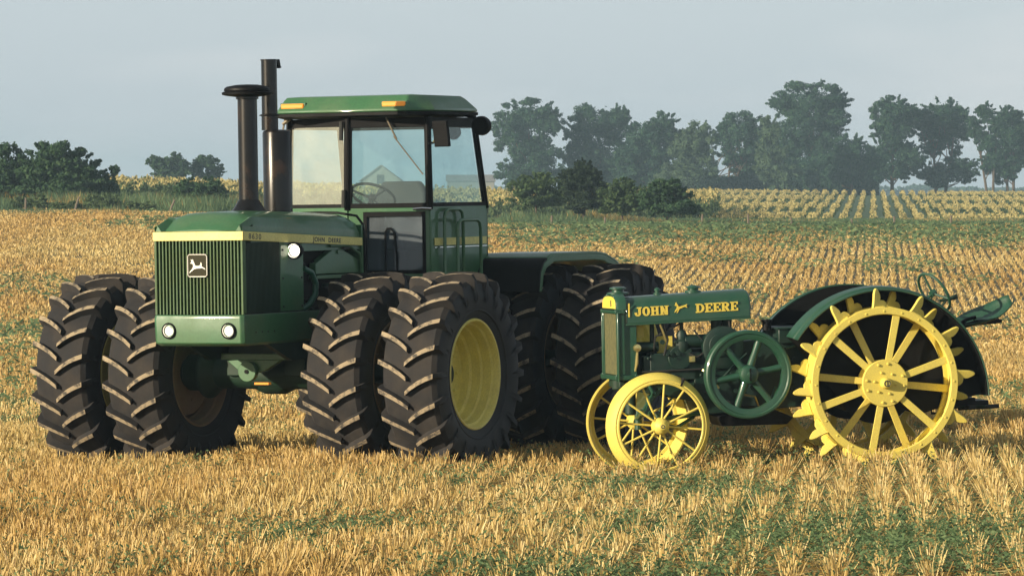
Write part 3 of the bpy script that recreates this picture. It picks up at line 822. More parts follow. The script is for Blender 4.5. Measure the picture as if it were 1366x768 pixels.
DEER = [(-1.0, -.72), (-.80, -.44), (-.62, -.22), (-.50, .02), (-.52, .22), (-.58, .38), (-.70, .36), (-.82, .40), (-.84, .47), (-.72, .56),
        (-.74, .74), (-.82, .92), (-.68, .80), (-.60, .95), (-.56, .78), (-.46, .88), (-.48, .68), (-.40, .56), (-.34, .42), (-.30, .26), (-.20, .12),
        (.10, .10), (.36, .20), (.42, .30), (.40, .50), (.48, .54), (.56, .36), (.54, .18), (.56, .02), (.74, -.06), (.92, -.20), (1.02, -.34), (.94, -.34), (.78, -.24),
        (.52, -.16), (.22, -.20), (-.10, -.22), (-.34, -.28), (-.52, -.42), (-.74, -.58), (-.90, -.74)]
DEER_OLD = [(-.95, .55), (-.80, .70), (-.86, .92), (-.74, .84), (-.66, .98), (-.62, .76), (-.48, .60), (-.40, .40), (-.20, .30), (.15, .38), (.50, .46), (.72, .52),
            (1.0, .60), (.98, .46), (.80, .38), (1.02, .18), (.90, .10), (.66, .22), (.40, .20), (.10, .06), (-.20, .00), (-.34, -.22), (-.50, -.50), (-.70, -.62), (-.58, -.36), (-.50, -.10),
            (-.72, -.30), (-1.0, -.55), (-.92, -.25), (-.66, .05), (-.60, .28), (-.66, .44), (-.84, .44)]

def glyph(mb, ch, x, w, h, t, T):
    """slab serif capital: strokes as thin solids, each a hair prouder than the last so no faces coincide"""
    k = [0]
    def P(poly):
        k[0] += 1
        mb.prism(poly, 'XY', -.004, .003 + .00025 * k[0], T)
    def rect(x0, y0, x1, y1): P([(x + x0, y0), (x + x1, y0), (x + x1, y1), (x + x0, y1)])
    s = t * .55; e = t * .45
    def stem(cx): rect(cx - t / 2, 0, cx + t / 2, h)
    def serif(cx, y): rect(cx - t / 2 - e, y, cx + t / 2 + e, y + s * .7)
    def ring(cx, cy, rx, ry, a0, a1, tt, n=14):
        pts = []
        for i in range(n + 1):
            a = R(a0 + (a1 - a0) * i / n); pts.append((x + cx + rx * math.cos(a), cy + ry * math.sin(a)))
        inn = []
        for i in range(n + 1):
            a = R(a1 + (a0 - a1) * i / n); inn.append((x + cx + (rx - tt) * math.cos(a), cy + (ry - tt * .62) * math.sin(a)))
        for i in range(n):
            P([pts[i], pts[i + 1], inn[n - i - 1], inn[n - i]])
            k[0] -= 1
        k[0] += 1
    if ch == 'J':
        rect(w - t - e, h * .28, w - e, h); rect(w * .35, h - s, w, h)
        ring((w - e) / 2, h * .31, (w - e) / 2, h * .31, 180, 360, t)
        rect(0, h * .26, t * 1.0, h * .42)
    elif ch == 'O': ring(w / 2, h / 2, w / 2, h / 2 + h * .01, 0, 360, t, 28)
    elif ch == 'H':
        for cx in (t / 2 + e, w - t / 2 - e): stem(cx); serif(cx, 0); serif(cx, h - s * .7)
        rect(t, h / 2 - s / 2, w - t, h / 2 + s / 2)
    elif ch == 'N':
        stem(t / 2 + e * .8); serif(t / 2 + e * .8, 0); stem(w - t / 2 - e * .8); serif(w - t / 2 - e * .8, h - s * .7)
        P([(x, h), (x + t * 1.25, h), (x + w - e * .8, 0), (x + w - e * .8 - t * 1.15, 0)])
    elif ch == 'D':
        stem(t / 2 + e); rect(0, 0, w * .5, s); rect(0, h - s, w * .5, h); ring(w * .45, h / 2, w * .55, h / 2, -90, 90, t)
    elif ch == 'E':
        stem(t / 2 + e); rect(0, 0, w, s); rect(0, h - s, w, h); rect(t, h / 2 - s / 2, w * .72, h / 2 + s / 2)
        rect(w - t * .55, 0, w, h * .30); rect(w - t * .55, h * .70, w, h); rect(w * .62, h * .36, w * .75, h * .64)
    elif ch == 'R':
        stem(t / 2 + e); rect(0, 0, t + 2 * e, s); rect(0, h - s, w * .5, h); rect(t, h * .42, w * .5, h * .42 + s)
        ring(w * .48, h * .71, w * .44, h * .29, -90, 90, t)
        P([(x + w * .40, h * .46), (x + w * .40 + t * 1.1, h * .46), (x + w, 0), (x + w - t * 1.2, 0)])

# ------------------------------------------------------------------ the articulated tractor
TH = R(26.5)
big = empty('articulated_tractor')
_fw = Vector((-math.sin(TH), -math.cos(TH), 0)); _lf = Vector((math.cos(TH), -math.sin(TH), 0))
_o = Vector((-2.22, .963, -.04)) + _lf * .03
big.matrix_world = Matrix.Translation(_o) @ Matrix.Rotation(-.015, 4, 'Y') @ Matrix.Rotation(math.atan2(-math.cos(TH), -math.sin(TH)), 4, 'Z')
tag(big, 'large modern green articulated tractor with glazed cab and dual tyres', 'tractor')

NL = 22
def tyre_mesh():
    prof = [(.485, -.215), (.50, -.235), (.53, -.245), (.60, -.277), (.69, -.292), (.77, -.288), (.825, -.272), (.862, -.235), (.874, -.15), (.880, 0),
            (.874, .15), (.862, .235), (.825, .272), (.77, .288), (.69, .292), (.60, .277), (.53, .245), (.50, .235), (.485, .215)]
    b = MB(); n = 88; k = len(prof)
    base = 0
    b.mat(0).lathe(prof, n=n)
    # treads faces get the dusty tread material
    for fi in range(len(b.f)):
        q = fi % (k - 1)
        b.m[fi] = 1 if 6 <= q <= 11 else 0
    # raised rings on the sidewalls
    for s in (-1, 1):
        b.mat(0).lathe([(.575, s * .266), (.58, s * .278), (.592, s * .281), (.60, s * .274)], n=n)
    for s in (-1, 1):
        for i in range(NL):
            a0 = 2 * PI * (i + (.5 if s > 0 else 0)) / NL
            # stations: y, base radius, top radius, angle offset, half width base, half width top
            st = [(-.008, .85, .930, -.004, .032, .018), (.05, .85, .938, .046, .034, .020), (.13, .845, .940, .098, .034, .021),
                  (.21, .835, .936, .138, .034, .022), (.280, .79, .922, .166, .034, .022), (.306, .765, .868, .178, .032, .018), (.308, .70, .765, .186, .024, .014), (.292, .655, .672, .192, .014, .008)]
            vs = []
            for (y, rb, rt_, off, hb, ht) in st:
                a = a0 + off
                for r_, h_ in ((rb, -hb), (rt_, -ht), (rt_, ht), (rb, hb)):
                    aa = a + h_ / max(r_, .1)
                    vs.append((r_ * math.cos(aa), s * y, r_ * math.sin(aa)))
            base = len(b.v); b.v += vs
            for j in range(len(st) - 1):
                for q in range(4):
                    q2 = (q + 1) % 4
                    if q == 3: continue
                    b.f.append([base + j * 4 + q, base + j * 4 + q2, base + j * 4 + 4 + q2, base + j * 4 + 4 + q])
                    b.m.append(2 if (q == 1 and j < 4) else (1 if j < 5 else 0))
            b.f.append([base + q for q in range(4)]); b.m.append(1)
            e_ = base + 4 * (len(st) - 1); b.f.append([e_ + q for q in range(4)]); b.m.append(0)
    o = b.build('tyre', [M['rubber'], M['tread'], M['lug']], None, angle=28)
    return o
def rim_mesh():
    b = MB()
    b.lathe([(.505, .225), (.512, .238), (.505, .248), (.490, .246), (.478, .228), (.470, .19), (.452, .175), (.448, .09), (.430, .075), (.426, -.01),
             (.405, -.03), (.398, -.10), (.33, -.115), (.20, -.095), (.10, -.10), (.001, -.10)], n=72)
    b.lathe([(.505, -.225), (.512, -.238), (.505, -.248), (.490, -.246), (.478, -.228), (.470, -.19), (.452, -.175), (.448, -.09), (.43, -.075)], n=72)
    b.lathe([(.478, -.228), (.498, -.10), (.498, .10), (.478, .228)], n=48)
    for i in range(10):
        a = 2 * PI * i / 10
        b.cyl((.27 * math.cos(a), -.115, .27 * math.sin(a)), (.27 * math.cos(a), -.075, .27 * math.sin(a)), .018, n=6)
    b.cyl((.415 * math.cos(-.45), .02, .415 * math.sin(-.45)), (.38 * math.cos(-.45), .05, .38 * math.sin(-.45)), .012, n=8)
    return b.build('rim', M['yellow_rim'], None, angle=30)
def hub_mesh():
    b = MB(); b.lathe([(.0, -.03), (.10, -.03), (.13, -.06), (.14, -.12), (.17, -.14), (.17, -.34)], n=32)
    return b.build('axle_hub', M['green_dark'], None)
tyre0, rim0, hub0 = tyre_mesh(), rim_mesh(), hub_mesh()
first = True
WB = -3.55
wheel_angles = {}
for ax, zz in ((0, .92), (WB, .92)):
    for i, y in enumerate((1.85, 1.06, -1.06, -1.85)):
        if ax < 0 and y < -1.5: continue
        w = empty('wheel', big, (ax, y, zz))
        for k, src in enumerate((tyre0, rim0, hub0)):
            o = src if first else src.copy()
            if not first: col.objects.link(o)
            o.parent = w
            if k > 0 and y < 0: o.rotation_euler = (0, 0, PI)
            if k == 0: o.rotation_euler = (0, (i * .13 + ax) , 0)
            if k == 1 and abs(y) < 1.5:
                o.material_slots[0].link = 'OBJECT'; o.material_slots[0].material = M['rim_shaded']
            if k == 1: o.rotation_euler = (0, (i * 1.3 + ax), PI if y < 0 else 0)
        first = False

# bonnet
def hsec(x, zt, zb, w, drop, rad=.10):
    """cross-section of the bonnet in the YZ plane"""
    pts = [(w, zb), (w, zb + .05), (w - .004, zt - drop - .02), (w - .03, zt - drop + .045), (w - .09, zt - .035), (w - .17, zt - .008), (w * .45, zt), (0, zt + .008)]
    return [(x, y, z) for y, z in pts] + [(x, -y, z) for y, z in reversed(pts[:-1])]
hood = MB()
secs = []
for x, zt, w, dr in ((1.388, 2.272, .460, .001), (1.375, 2.285, .461, .004), (1.20, 2.395, .462, .055), (1.15, 2.418, .462, .07), (1.06, 2.432, .463, .09), (.6, 2.438, .465, .12), (0, 2.425, .465, .13),
                     (-.5, 2.405, .465, .12), (-.72, 2.395, .463, .12), (-.82, 2.375, .452, .12), (-.88, 2.335, .43, .11), (-.90, 2.29, .41, .08)):
    zb = 2.262 - (1.39 - x) * .0415 + .002
    secs.append(hsec(x, zt, zb, w, dr))
hood.loft(secs)
hood.box(-.905, 1.2, -.44, .44, 2.06, 2.20)
hood.prism([(-.93, 1.78), (-.87, 1.78), (-.86, 2.29), (-.93, 2.29)], 'XZ', -.44, .463)
hd = hood.build('bonnet', M['green'], big, bevel=.004, angle=16)
MB().tube([(-.905, .468, 1.80), (-.905, .470, 2.20), (-.895, .455, 2.30), (-.885, .40, 2.375), (-.885, .2, 2.405), (-.885, 0, 2.41), (-.885, -.2, 2.405), (-.885, -.40, 2.375), (-.895, -.455, 2.30)], .013, 8).build('rubber_seal', M['black'], hd)
# yellow stripe wraps the nose
st = MB()
def zst(x): return 2.262 - (1.39 - x) * .0415
st.prism([(1.392, zst(1.39) - .082), (1.392, zst(1.39)), (-.86, zst(-.86)), (-.86, zst(-.86) - .075)], 'XZ', .452, .474)
st.prism([(1.392, zst(1.39) - .082), (1.392, zst(1.39)), (-.86, zst(-.86)), (-.86, zst(-.86) - .075)], 'XZ', -.474, -.452)
st.box(1.375, 1.402, -.474, .474, zst(1.39) - .082, zst(1.39))
stripe = st.build('bonnet_stripe', M['stripe'], big, bevel=.004)
slope = math.atan(.0415)
ux = Vector((-math.cos(slope), 0, -math.sin(slope)))
uy = Vector((-math.sin(slope) * 1, 0, math.cos(slope)))
text_part('model_number', '8630', .072, frame3((1.30, .4745, zst(1.30) - .066), ux, uy, (0, 1, 0)), M['ink'], stripe, .001, 1.25, 1.35)
text_part('maker_name', 'JOHN', .060, frame3((.10, .4745, zst(.10) - .060), ux, uy, (0, 1, 0)), M['ink'], stripe, .001, 1.12, 1.33, .0012)
text_part('maker_name', 'DEERE', .060, frame3((-.19, .4745, zst(-.19) - .060), ux, uy, (0, 1, 0)), M['ink'], stripe, .001, 1.12, 1.33, .0012)
# front grille
g = MB()
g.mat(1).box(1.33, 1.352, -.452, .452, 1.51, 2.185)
g.mat(0)
for i in range(26):
    y = -.448 + .896 * i / 25
    g.box(1.34, 1.392, y - .0060, y + .0060, 1.512, 2.178)
g.box(1.336, 1.394, .446, .462, 1.511, 2.179); g.box(1.336, 1.394, -.462, -.446, 1.511, 2.179)
grille = g.build('grille', [M['slat'], M['void']], big)
for s in (-1, 1):
    g = MB()
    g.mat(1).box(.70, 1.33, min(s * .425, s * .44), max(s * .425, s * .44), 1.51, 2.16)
    g.mat(0)
    for i in range(28):
        x = 1.325 - .61 * i / 27
        g.box(x - .0055, x + .0055, min(s * .43, s * .460), max(s * .43, s * .460), 1.512, 2.155)
    g.build('side_grille', [M['green_dark'], M['void']], big)  # side slats coloured darker than the front ones, shade painted in
    MB().box(.27, .70, min(s * .40, s * .462), max(s * .40, s * .462), 1.512, 2.13).build('side_panel', M['green'], big, bevel=.008)
# emblem
em = MB().prism([(-.085, -.10), (.085, -.10), (.10, -.085), (.10, .085), (.085, .10), (-.085, .10), (-.10, .085), (-.10, -.085)], 'YZ', 1.393, 1.412, Matrix.Translation((0, .0, 1.955)))
emb = em.build('emblem', M['emblem'], big, bevel=.003)
ring = MB().tube([(1.413, y * 1.0, 1.955 + z) for y, z in [(-.085, -.10), (.085, -.10), (.10, -.085), (.10, .085), (.085, .10), (-.085, .10), (-.10, .085), (-.10, -.085)]], .0045, 6, closed=True)
ring.build('emblem_border', M['emblem_white'], emb)
MB().prism([(-(-u) * .085, v * .075) for u, v in DEER], 'YZ', 1.4125, 1.417, Matrix.Translation((0, 0, 1.945))).build('deer_figure', M['emblem_white'], emb)
# nose casting with lamps
nose = MB()
pts = lambda z, f, w: [(-.15, w, z), (.9, w, z), (f - .03, w, z), (f, w - .03, z), (f + .022, 0, z), (f, -w + .03, z), (f - .03, -w, z), (.9, -w, z), (-.15, -w, z)]
nose.loft([pts(1.225, 1.36, .455), pts(1.25, 1.41, .472), pts(1.47, 1.425, .475), pts(1.508, 1.415, .47)])
ns = nose.build('nose_casting', M['green'], big, bevel=.008, angle=25)
for i in range(4): MB().cyl((1.2 - i * .11, .47, 1.345), (1.2 - i * .11, .483, 1.345), .009, n=6).build('bolt', M['chrome'], ns)
def lamp(x, y, z, r, lens, parent, name='headlight'):
    b = MB().lathe([(r * 1.32, -.02), (r * 1.35, .012), (r * 1.18, .020), (r * 1.02, .008), (r * 1.0, -.02)], (x, y, z), 'X', 28)
    b.v = [((p[0]), p[1], p[2]) for p in b.v]
    h = b.build(name, M['black'], parent)
    MB().lathe([(.0001, .016), (r * .22, .015), (r * .26, .009), (r * .42, .012), (r * .47, .006), (r * .62, .009), (r * .67, .002), (r * .82, .004), (r * .86, -.003), (r * 1.03, -.010)], (x, y, z), 'X', 14).build('lens', lens, h, angle=10)
    MB().lathe([(r * 1.0, .006), (r * 1.07, .016), (r * 1.15, .006)], (x, y, z), 'X', 28).build('lamp_ring', M['chrome'], h)
    return h
lamp(1.425, -.30, 1.365, .055, M['lens'], big)
lamp(1.425, .325, 1.365, .055, M['lens'], big)
for s in (1, -1):
    h = lamp(.54, s * .52, 2.07, .060, M['lens_side'], big)
    MB().cyl((.45, s * .52, 2.07), (.535, s * .52, 2.07), .05, .074, 20).cyl((.47, s * .44, 2.02), (.47, s * .52, 2.05), .02, n=8).build('lamp_body', M['black'], h)
# lower skirt and chassis
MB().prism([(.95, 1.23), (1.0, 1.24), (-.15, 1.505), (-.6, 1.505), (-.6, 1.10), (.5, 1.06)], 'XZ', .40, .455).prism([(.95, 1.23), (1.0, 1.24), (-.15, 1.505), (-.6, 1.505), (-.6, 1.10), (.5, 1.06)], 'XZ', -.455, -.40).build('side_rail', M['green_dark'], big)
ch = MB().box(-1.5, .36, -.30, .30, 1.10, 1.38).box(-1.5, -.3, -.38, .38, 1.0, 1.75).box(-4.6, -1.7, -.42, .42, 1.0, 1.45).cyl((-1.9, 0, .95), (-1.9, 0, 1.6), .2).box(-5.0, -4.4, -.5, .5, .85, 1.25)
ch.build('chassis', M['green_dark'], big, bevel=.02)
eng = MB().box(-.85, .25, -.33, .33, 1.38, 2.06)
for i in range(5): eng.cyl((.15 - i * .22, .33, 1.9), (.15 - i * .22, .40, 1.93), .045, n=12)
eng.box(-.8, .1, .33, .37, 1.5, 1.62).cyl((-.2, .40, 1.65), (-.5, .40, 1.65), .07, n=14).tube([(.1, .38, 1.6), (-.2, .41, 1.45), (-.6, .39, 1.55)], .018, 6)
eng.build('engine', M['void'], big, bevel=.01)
MB().prism([(-.86, 1.84), (-.02, 1.84), (-.02, 1.94), (-.40, 2.085), (-.48, 2.085), (-.86, 1.96)], 'XZ', .36, .43).prism([(-.86, 1.795), (-.02, 1.795), (-.02, 1.83), (-.86, 1.83)], 'XZ', .35, .44).cyl((-.44, .43, 2.04), (-.44, .445, 2.04), .02, n=8).build('air_cleaner_box', M['green'], big, bevel=.006)
MB().tube([(.26, .45, 1.90), (.14, .47, 1.86), (.07, .475, 1.76), (.08, .475, 1.66), (.18, .465, 1.56), (.27, .44, 1.52)], .030, 12).build('hose', M['hose'], big)
MB().tube([(-.25, .455, 2.10), (-.6, .46, 2.10), (-.82, .46, 2.02), (-.86, .46, 1.9), (-.86, .455, 1.7)], .013, 8).build('pipe', M['green'], big)
for x in (.66, .31):
    for z in (1.56, 1.82, 2.08): MB().cyl((x, .462, z), (x, .470, z), .010, n=6).build('panel_bolt', M['iron'], big)
MB().box(.27, 1.36, .4625, .4655, 1.512, 1.520).build('panel_seam', M['void'], big)
MB().box(.16, .168, -.30, .30, 2.4335, 2.4375).build('bonnet_seam', M['void'], hd)
MB().box(-.62, -.50, .440, .4755, 2.065, 2.085).build('bonnet_latch', M['iron'], hd, bevel=.004)
# axles
for ax in (0, WB):
    a = MB().cyl((ax, -1.75, .92), (ax, 1.75, .92), .085, n=20).cyl((ax, -.72, .92), (ax, .72, .92), .15, n=24)
    a.lathe([(.10, -.75), (.24, -.74), (.24, -.70), (.15, -.6)], (ax, 0, .92)).lathe([(.15, .6), (.24, .70), (.24, .74), (.10, .75)], (ax, 0, .92))
    a.lathe([(.02, -.30), (.15, -.24), (.21, -.1), (.21, .1), (.15, .24), (.02, .30)], (ax - .08, -.05, .93)).box(ax - .2, ax + .2, -.42, -.2, .9, 1.15).box(ax - .2, ax + .2, .2, .42, .9, 1.15)
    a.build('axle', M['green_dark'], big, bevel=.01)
tr = MB().cyl((.44, -.03, .955), (.50, -.03, .955), .095, n=24).prism([(-.28, 1.06), (.30, 1.06), (.12, .955), (-.10, .92)], 'YZ', .36, .44).box(.28, .44, -.34, .36, 1.06, 1.12)
tr.build('axle_bracket', M['green'], big, bevel=.006)
MB().cyl((.502, -.03, .955), (.512, -.03, .955), .02, n=10).build('bracket_bolt', M['void'], big)
MB().box(.45, .50, .05, .20, .835, .855).build('grease_tag', M['amber'], big)

# stacks
s1 = MB().lathe([(.001, 2.42), (.165, 2.42), (.165, 2.445), (.150, 2.455), (.108, 2.52), (.100, 2.535)], (.46, 0, 0), 'Z', 36)
s1.lathe([(.100, 2.535), (.0905, 2.545), (.0905, 3.47), (.105, 3.475), (.105, 3.50)], (.46, 0, 0), 'Z', 36)
sk = s1.build('air_intake_stack', M['stack'], big)
MB().lathe([(.092, 3.474), (.0925, 3.486), (.092, 3.498)], (.46, 0, 0), 'Z', 30).build('clamp', M['chrome'], sk)
MB().lathe([(.001, 3.492), (.105, 3.494), (.19, 3.505), (.232, 3.515), (.236, 3.535), (.205, 3.548), (.215, 3.552), (.212, 3.572), (.19, 3.590), (.10, 3.606), (.0001, 3.61)], (.46, 0, 0), 'Z', 40).build('rain_cap', M['black'], sk)
s2 = MB().lathe([(.001, 2.40), (.135, 2.41), (.138, 3.165), (.128, 3.185), (.075, 3.195)], (-.09, 0, 0), 'Z', 36)
mf = s2.build('muffler', M['stack'], big)
ex = MB().lathe([(.078, 3.19), (.078, 3.325), (.085, 3.33), (.085, 3.338), (.074, 3.343), (.074, 3.84), (.080, 3.843), (.080, 3.852), (.066, 3.852), (.066, 3.6)], (-.035, -.045, 0), 'Z', 28)
epipe = ex.build('exhaust_pipe', M['stack'], mf)
MB().box(-.20, -.10, -.09, -.0, 3.78, 3.785, Matrix.Translation((0, 0, 0))).prism([(-.10, 3.852), (-.10, 3.84), (-.17, 3.77), (-.185, 3.775), (-.16, 3.855)], 'XZ', -.09, 0.0).build('rain_flap', M['black'], epipe)
MB().lathe([(.079, 3.322), (.098, 3.326), (.098, 3.334), (.079, 3.338)], (-.035, -.045, 0), 'Z', 28).build('clamp', M['black'], mf)

# cab: V front (apex), door faces front-left, side glass, rear glass
A = (-1.43, 0.0)
ZG0, ZG1, ZF = 2.455, 3.30, 1.78
bot = {'A': (-1.43, 0), 'DL': (-1.655, .79), 'BL': (-2.875, .79), 'BR': (-2.875, -.79), 'DR': (-1.655, -.79)}
top = {'A': (-1.46, 0), 'DL': (-1.675, .77), 'BL': (-2.685, .765), 'BR': (-2.685, -.765), 'DR': (-1.675, -.77)}
def wallpt(k, z):
    if z <= ZG0: p = bot[k]; return Vector((p[0], p[1], z))
    f = (z - ZG0) / (ZG1 - ZG0)
    return Vector((bot[k][0] * (1 - f) + top[k][0] * f, bot[k][1] * (1 - f) + top[k][1] * f, z))
order = ['A', 'DL', 'BL', 'BR', 'DR']
cc = Vector((-2.2, 0, 0))
def inset(p, d):
    v = Vector((cc.x - p.x, cc.y - p.y, 0)).normalized(); return p + v * d
def pillar(a, b, r, n=10): return [a, b]
cab = MB()
# lower body shell (two-sided walls)
def wall(mb, k1, k2, z0, z1, t=.03, f0=0, f1=1):
    a0, b0 = wallpt(k1, z0), wallpt(k2, z0); a1, b1 = wallpt(k1, z1), wallpt(k2, z1)
    A0, B0 = a0.lerp(b0, f0), a0.lerp(b0, f1); A1, B1 = a1.lerp(b1, f0), a1.lerp(b1, f1)
    nrm = (B0 - A0).cross(A1 - A0).normalized()
    if nrm.dot(Vector((A0.x - cc.x, A0.y - cc.y, 0))) < 0: nrm = -nrm
    q = [A0, B0, B1, A1]
    mb.add(q + [p - nrm * t for p in q], [(0, 1, 2, 3), (7, 6, 5, 4), (0, 4, 5, 1), (1, 5, 6, 2), (2, 6, 7, 3), (3, 7, 4, 0)])
    return nrm
wall(cab, 'DL', 'BL', ZF, ZG0); wall(cab, 'BL', 'BR', ZF, ZG0); wall(cab, 'BR', 'DR', ZF, ZG0); wall(cab, 'DR', 'A', ZF, ZG0)
cab.add([(p[0], p[1], ZF + .01) for p in (bot[k] for k in order)] + [(p[0], p[1], ZF - .05) for p in (bot[k] for k in order)],
        [(0, 1, 2, 3, 4), (9, 8, 7, 6, 5)] + [(i, (i + 1) % 5, 5 + (i + 1) % 5, 5 + i) for i in range(5)])
cab.box(-2.9, -1.75, -.6, .6, 1.35, ZF - .05)
cabo = cab.build('cab_body', M['green'], big, bevel=.006)
fl = MB()
pl = MB()
for k in order:
    r_ = .034 if k in ('A', 'DL', 'DR') else .026
    pl.tube([inset(wallpt(k, ZG0 - .03), .012), inset(wallpt(k, ZG1 + .03), .012)], r_, 8)
for k1, k2 in (('A', 'DL'), ('DL', 'BL'), ('BL', 'BR'), ('BR', 'DR'), ('DR', 'A')):
    for z, w in ((ZG0 + .01, .045), (ZG1 - .045, .075)):
        wall(pl, k1, k2, z - w / 2, z + w / 2 + (.02 if z > 3 else 0), .045)
# side frame strips each side of the glazing
for k1, k2 in (('A', 'DL'), ('DL', 'BL'), ('DR', 'A'), ('BR', 'DR')):
    wall(pl, k1, k2, ZG0 + .03, ZG1 - .08, .03, 0, .055); wall(pl, k1, k2, ZG0 + .03, ZG1 - .08, .03, .945, 1)
pl.build('window_frame', M['black'], big, bevel=.004)
# glazing
def pane(name, k1, k2, z0, z1, f0, f1, mat, bow=0, n=12, parent=big):
    vs = []
    for j in range(2):
        z = (z0, z1)[j]
        a, b_ = wallpt(k1, z), wallpt(k2, z)
        nrm = (b_ - a).cross(Vector((0, 0, 1))).normalized()
        if nrm.dot(Vector((a.x - cc.x, a.y - cc.y, 0))) < 0: nrm = -nrm
        for i in range(n + 1):
            f = f0 + (f1 - f0) * i / n
            vs.append(a.lerp(b_, f) + nrm * (bow * math.sin(PI * f) - .014))
    fs = [(i, i + 1, n + 2 + i, n + 1 + i) for i in range(n)]
    m = MB().add(vs, fs)
    o = m.build(name, mat, parent, recalc=False, angle=60)
    s_ = o.modifiers.new('thickness', 'SOLIDIFY'); s_.thickness = .004; s_.use_rim = False
    return o
pane('windscreen', 'DR', 'A', ZG0 + .03, ZG1 - .07, .06, .95, M['glass_wind'], .045)
# door: lower panel with frame around a low window, upper glass
door = MB()
wall(door, 'A', 'DL', ZG0 - .05, ZG0 - .012, .04, .02, .985)
wall(door, 'A', 'DL', ZF, ZG0 - .045, .04, .02, .20); wall(door, 'A', 'DL', ZF, ZG0 - .045, .04, .93, .985); wall(door, 'A', 'DL', ZF, ZF + .03, .04, .20, .93)
door.box(-1.60, -1.50, .05, .45, 1.70, 1.82)
dr = door.build('door', M['green'], big, bevel=.004)
df = MB()
for (f0, f1, z0, z1) in ((.195, .235, ZF + .03, ZG0 - .052), (.90, .94, ZF + .03, ZG0 - .052), (.235, .90, ZG0 - .095, ZG0 - .052), (.235, .90, ZF + .03, ZF + .065)):
    n_ = wall(df, 'A', 'DL', z0, z1, .05, f0, f1)
for v in range(len(df.v)): df.v[v] = tuple(Vector(df.v[v]) + n_ * .008)
df.build('door_gasket', M['black'], dr)
pane('door_glass', 'A', 'DL', ZG0 + .03, ZG1 - .07, .055, .945, M['glass'], .01, parent=dr)
pane('lower_door_glass', 'A', 'DL', ZF + .03, ZG0 - .06, .21, .92, M['glass_low'], .0, parent=dr)
pA, pD = wallpt('A', 2.43), wallpt('DL', 2.43)
hp = pA.lerp(pD, .80) + n_ * .03; hq = pA.lerp(pD, 1.02) + n_ * .03
MB().tube([hp, hp.lerp(hq, .5) + Vector((0, 0, .006)), hq], [.012, .014, .016], 8).build('handle', M['chrome'], dr)
# slot-shaped vent seen in the low glass
q0 = pA.lerp(pD, .50) + n_ * .004; tdir = (pD - pA).normalized()
slot = [q0 + tdir * dx + Vector((0, 0, dz)) for dx, dz in ((-.035, -.62), (-.035, -.22), (-.015, -.185), (.02, -.185), (.05, -.22), (.075, -.45), (.075, -.62))]
MB().tube(slot, .011, 8).build('grab_loop', M['black'], dr)
pane('side_window', 'DL', 'BL', ZG0 + .03, ZG1 - .07, .05, .95, M['glass'], .01)
pane('side_window', 'BR', 'DR', ZG0 + .03, ZG1 - .07, .05, .95, M['glass'], .01)
pane('rear_window', 'BL', 'BR', ZG0 + .03, ZG1 - .07, .04, .96, M['glass'], .0)
# cab side stripe
MB().box(-2.82, -1.72, .793, .803, 2.075, 2.147).build('cab_stripe', M['stripe'], big, bevel=.002)
MB().box(-2.83, -1.72, .792, .800, 2.052, 2.062).build('trim_line', M['chrome'], big)
# roof
def poly(z, o, dx=0):
    return [(-1.36 + o + dx, .70 + o * .3, z), (-1.62 + o * .4, .86 + o, z), (-2.62 - o, .81 + o, z), (-2.62 - o, -.81 - o, z), (-1.62 + o * .4, -.86 - o, z), (-1.36 + o + dx, -.70 - o * .3, z)]
rf = MB().loft([poly(3.365, .01), poly(3.39, .012), poly(3.495, -.075), poly(3.523, -.11), poly(3.535, -.30)])
roof = rf.build('roof', M['green'], big, bevel=.012, angle=20)
MB().loft([poly(3.318, -.06), poly(3.335, .012), poly(3.363, .014)]).build('roof_brim', M['black'], roof)
for s in (-1, 1):
    MB().box(-1.40, -1.345, s * .555 - .125, s * .555 + .125, 3.412, 3.462, Matrix.Translation((-.02, 0, 0))).build('amber_lamp', M['amber'], roof, bevel=.012)
    MB().box(-1.42, -1.385, s * .555 - .14, s * .555 + .14, 3.405, 3.470).build('lamp_base', M['green'], roof, bevel=.006)
# interior
si = MB().box(-2.65, -2.15, -.22, .26, 2.02, 2.16).prism([(-.27, 2.10), (.31, 2.10), (.30, 2.58), (.22, 2.70), (-.18, 2.70), (-.26, 2.58)], 'YZ', -2.60, -2.48)
si.build('seat', M['seatfab'], big, bevel=.03)
MB().box(-2.5, -2.3, -.1, .1, 1.8, 2.02).box(-2.7, -1.9, -.72, -.45, 1.8, 2.25).box(-2.3, -2.2, .45, .62, 1.8, 2.3).build('console', M['black'], big, bevel=.02)
cw = Vector((-1.93, .02, 2.56)); nw = Vector((-.55, 0, .83)).normalized(); e1 = Vector((0, 1, 0)); e2 = nw.cross(e1)
sw = MB().tube([cw + (e1 * math.cos(a) + e2 * math.sin(a)) * .22 for a in [2 * PI * i / 28 for i in range(28)]], .014, 8, closed=True)
for a in (R(90), R(210), R(330)): sw.tube([cw - nw * .03, cw + (e1 * math.cos(a) + e2 * math.sin(a)) * .215], .011, 6)
sw.cyl(cw - nw * .05, cw, .04, n=12).cyl(cw - nw * .75, cw - nw * .04, .045, .03, 12)
sw.build('steering_wheel', M['black'], big)
MB().box(-1.75, -1.62, -.25, .25, 1.8, 2.42).build('dashboard', M['black'], big, bevel=.03)
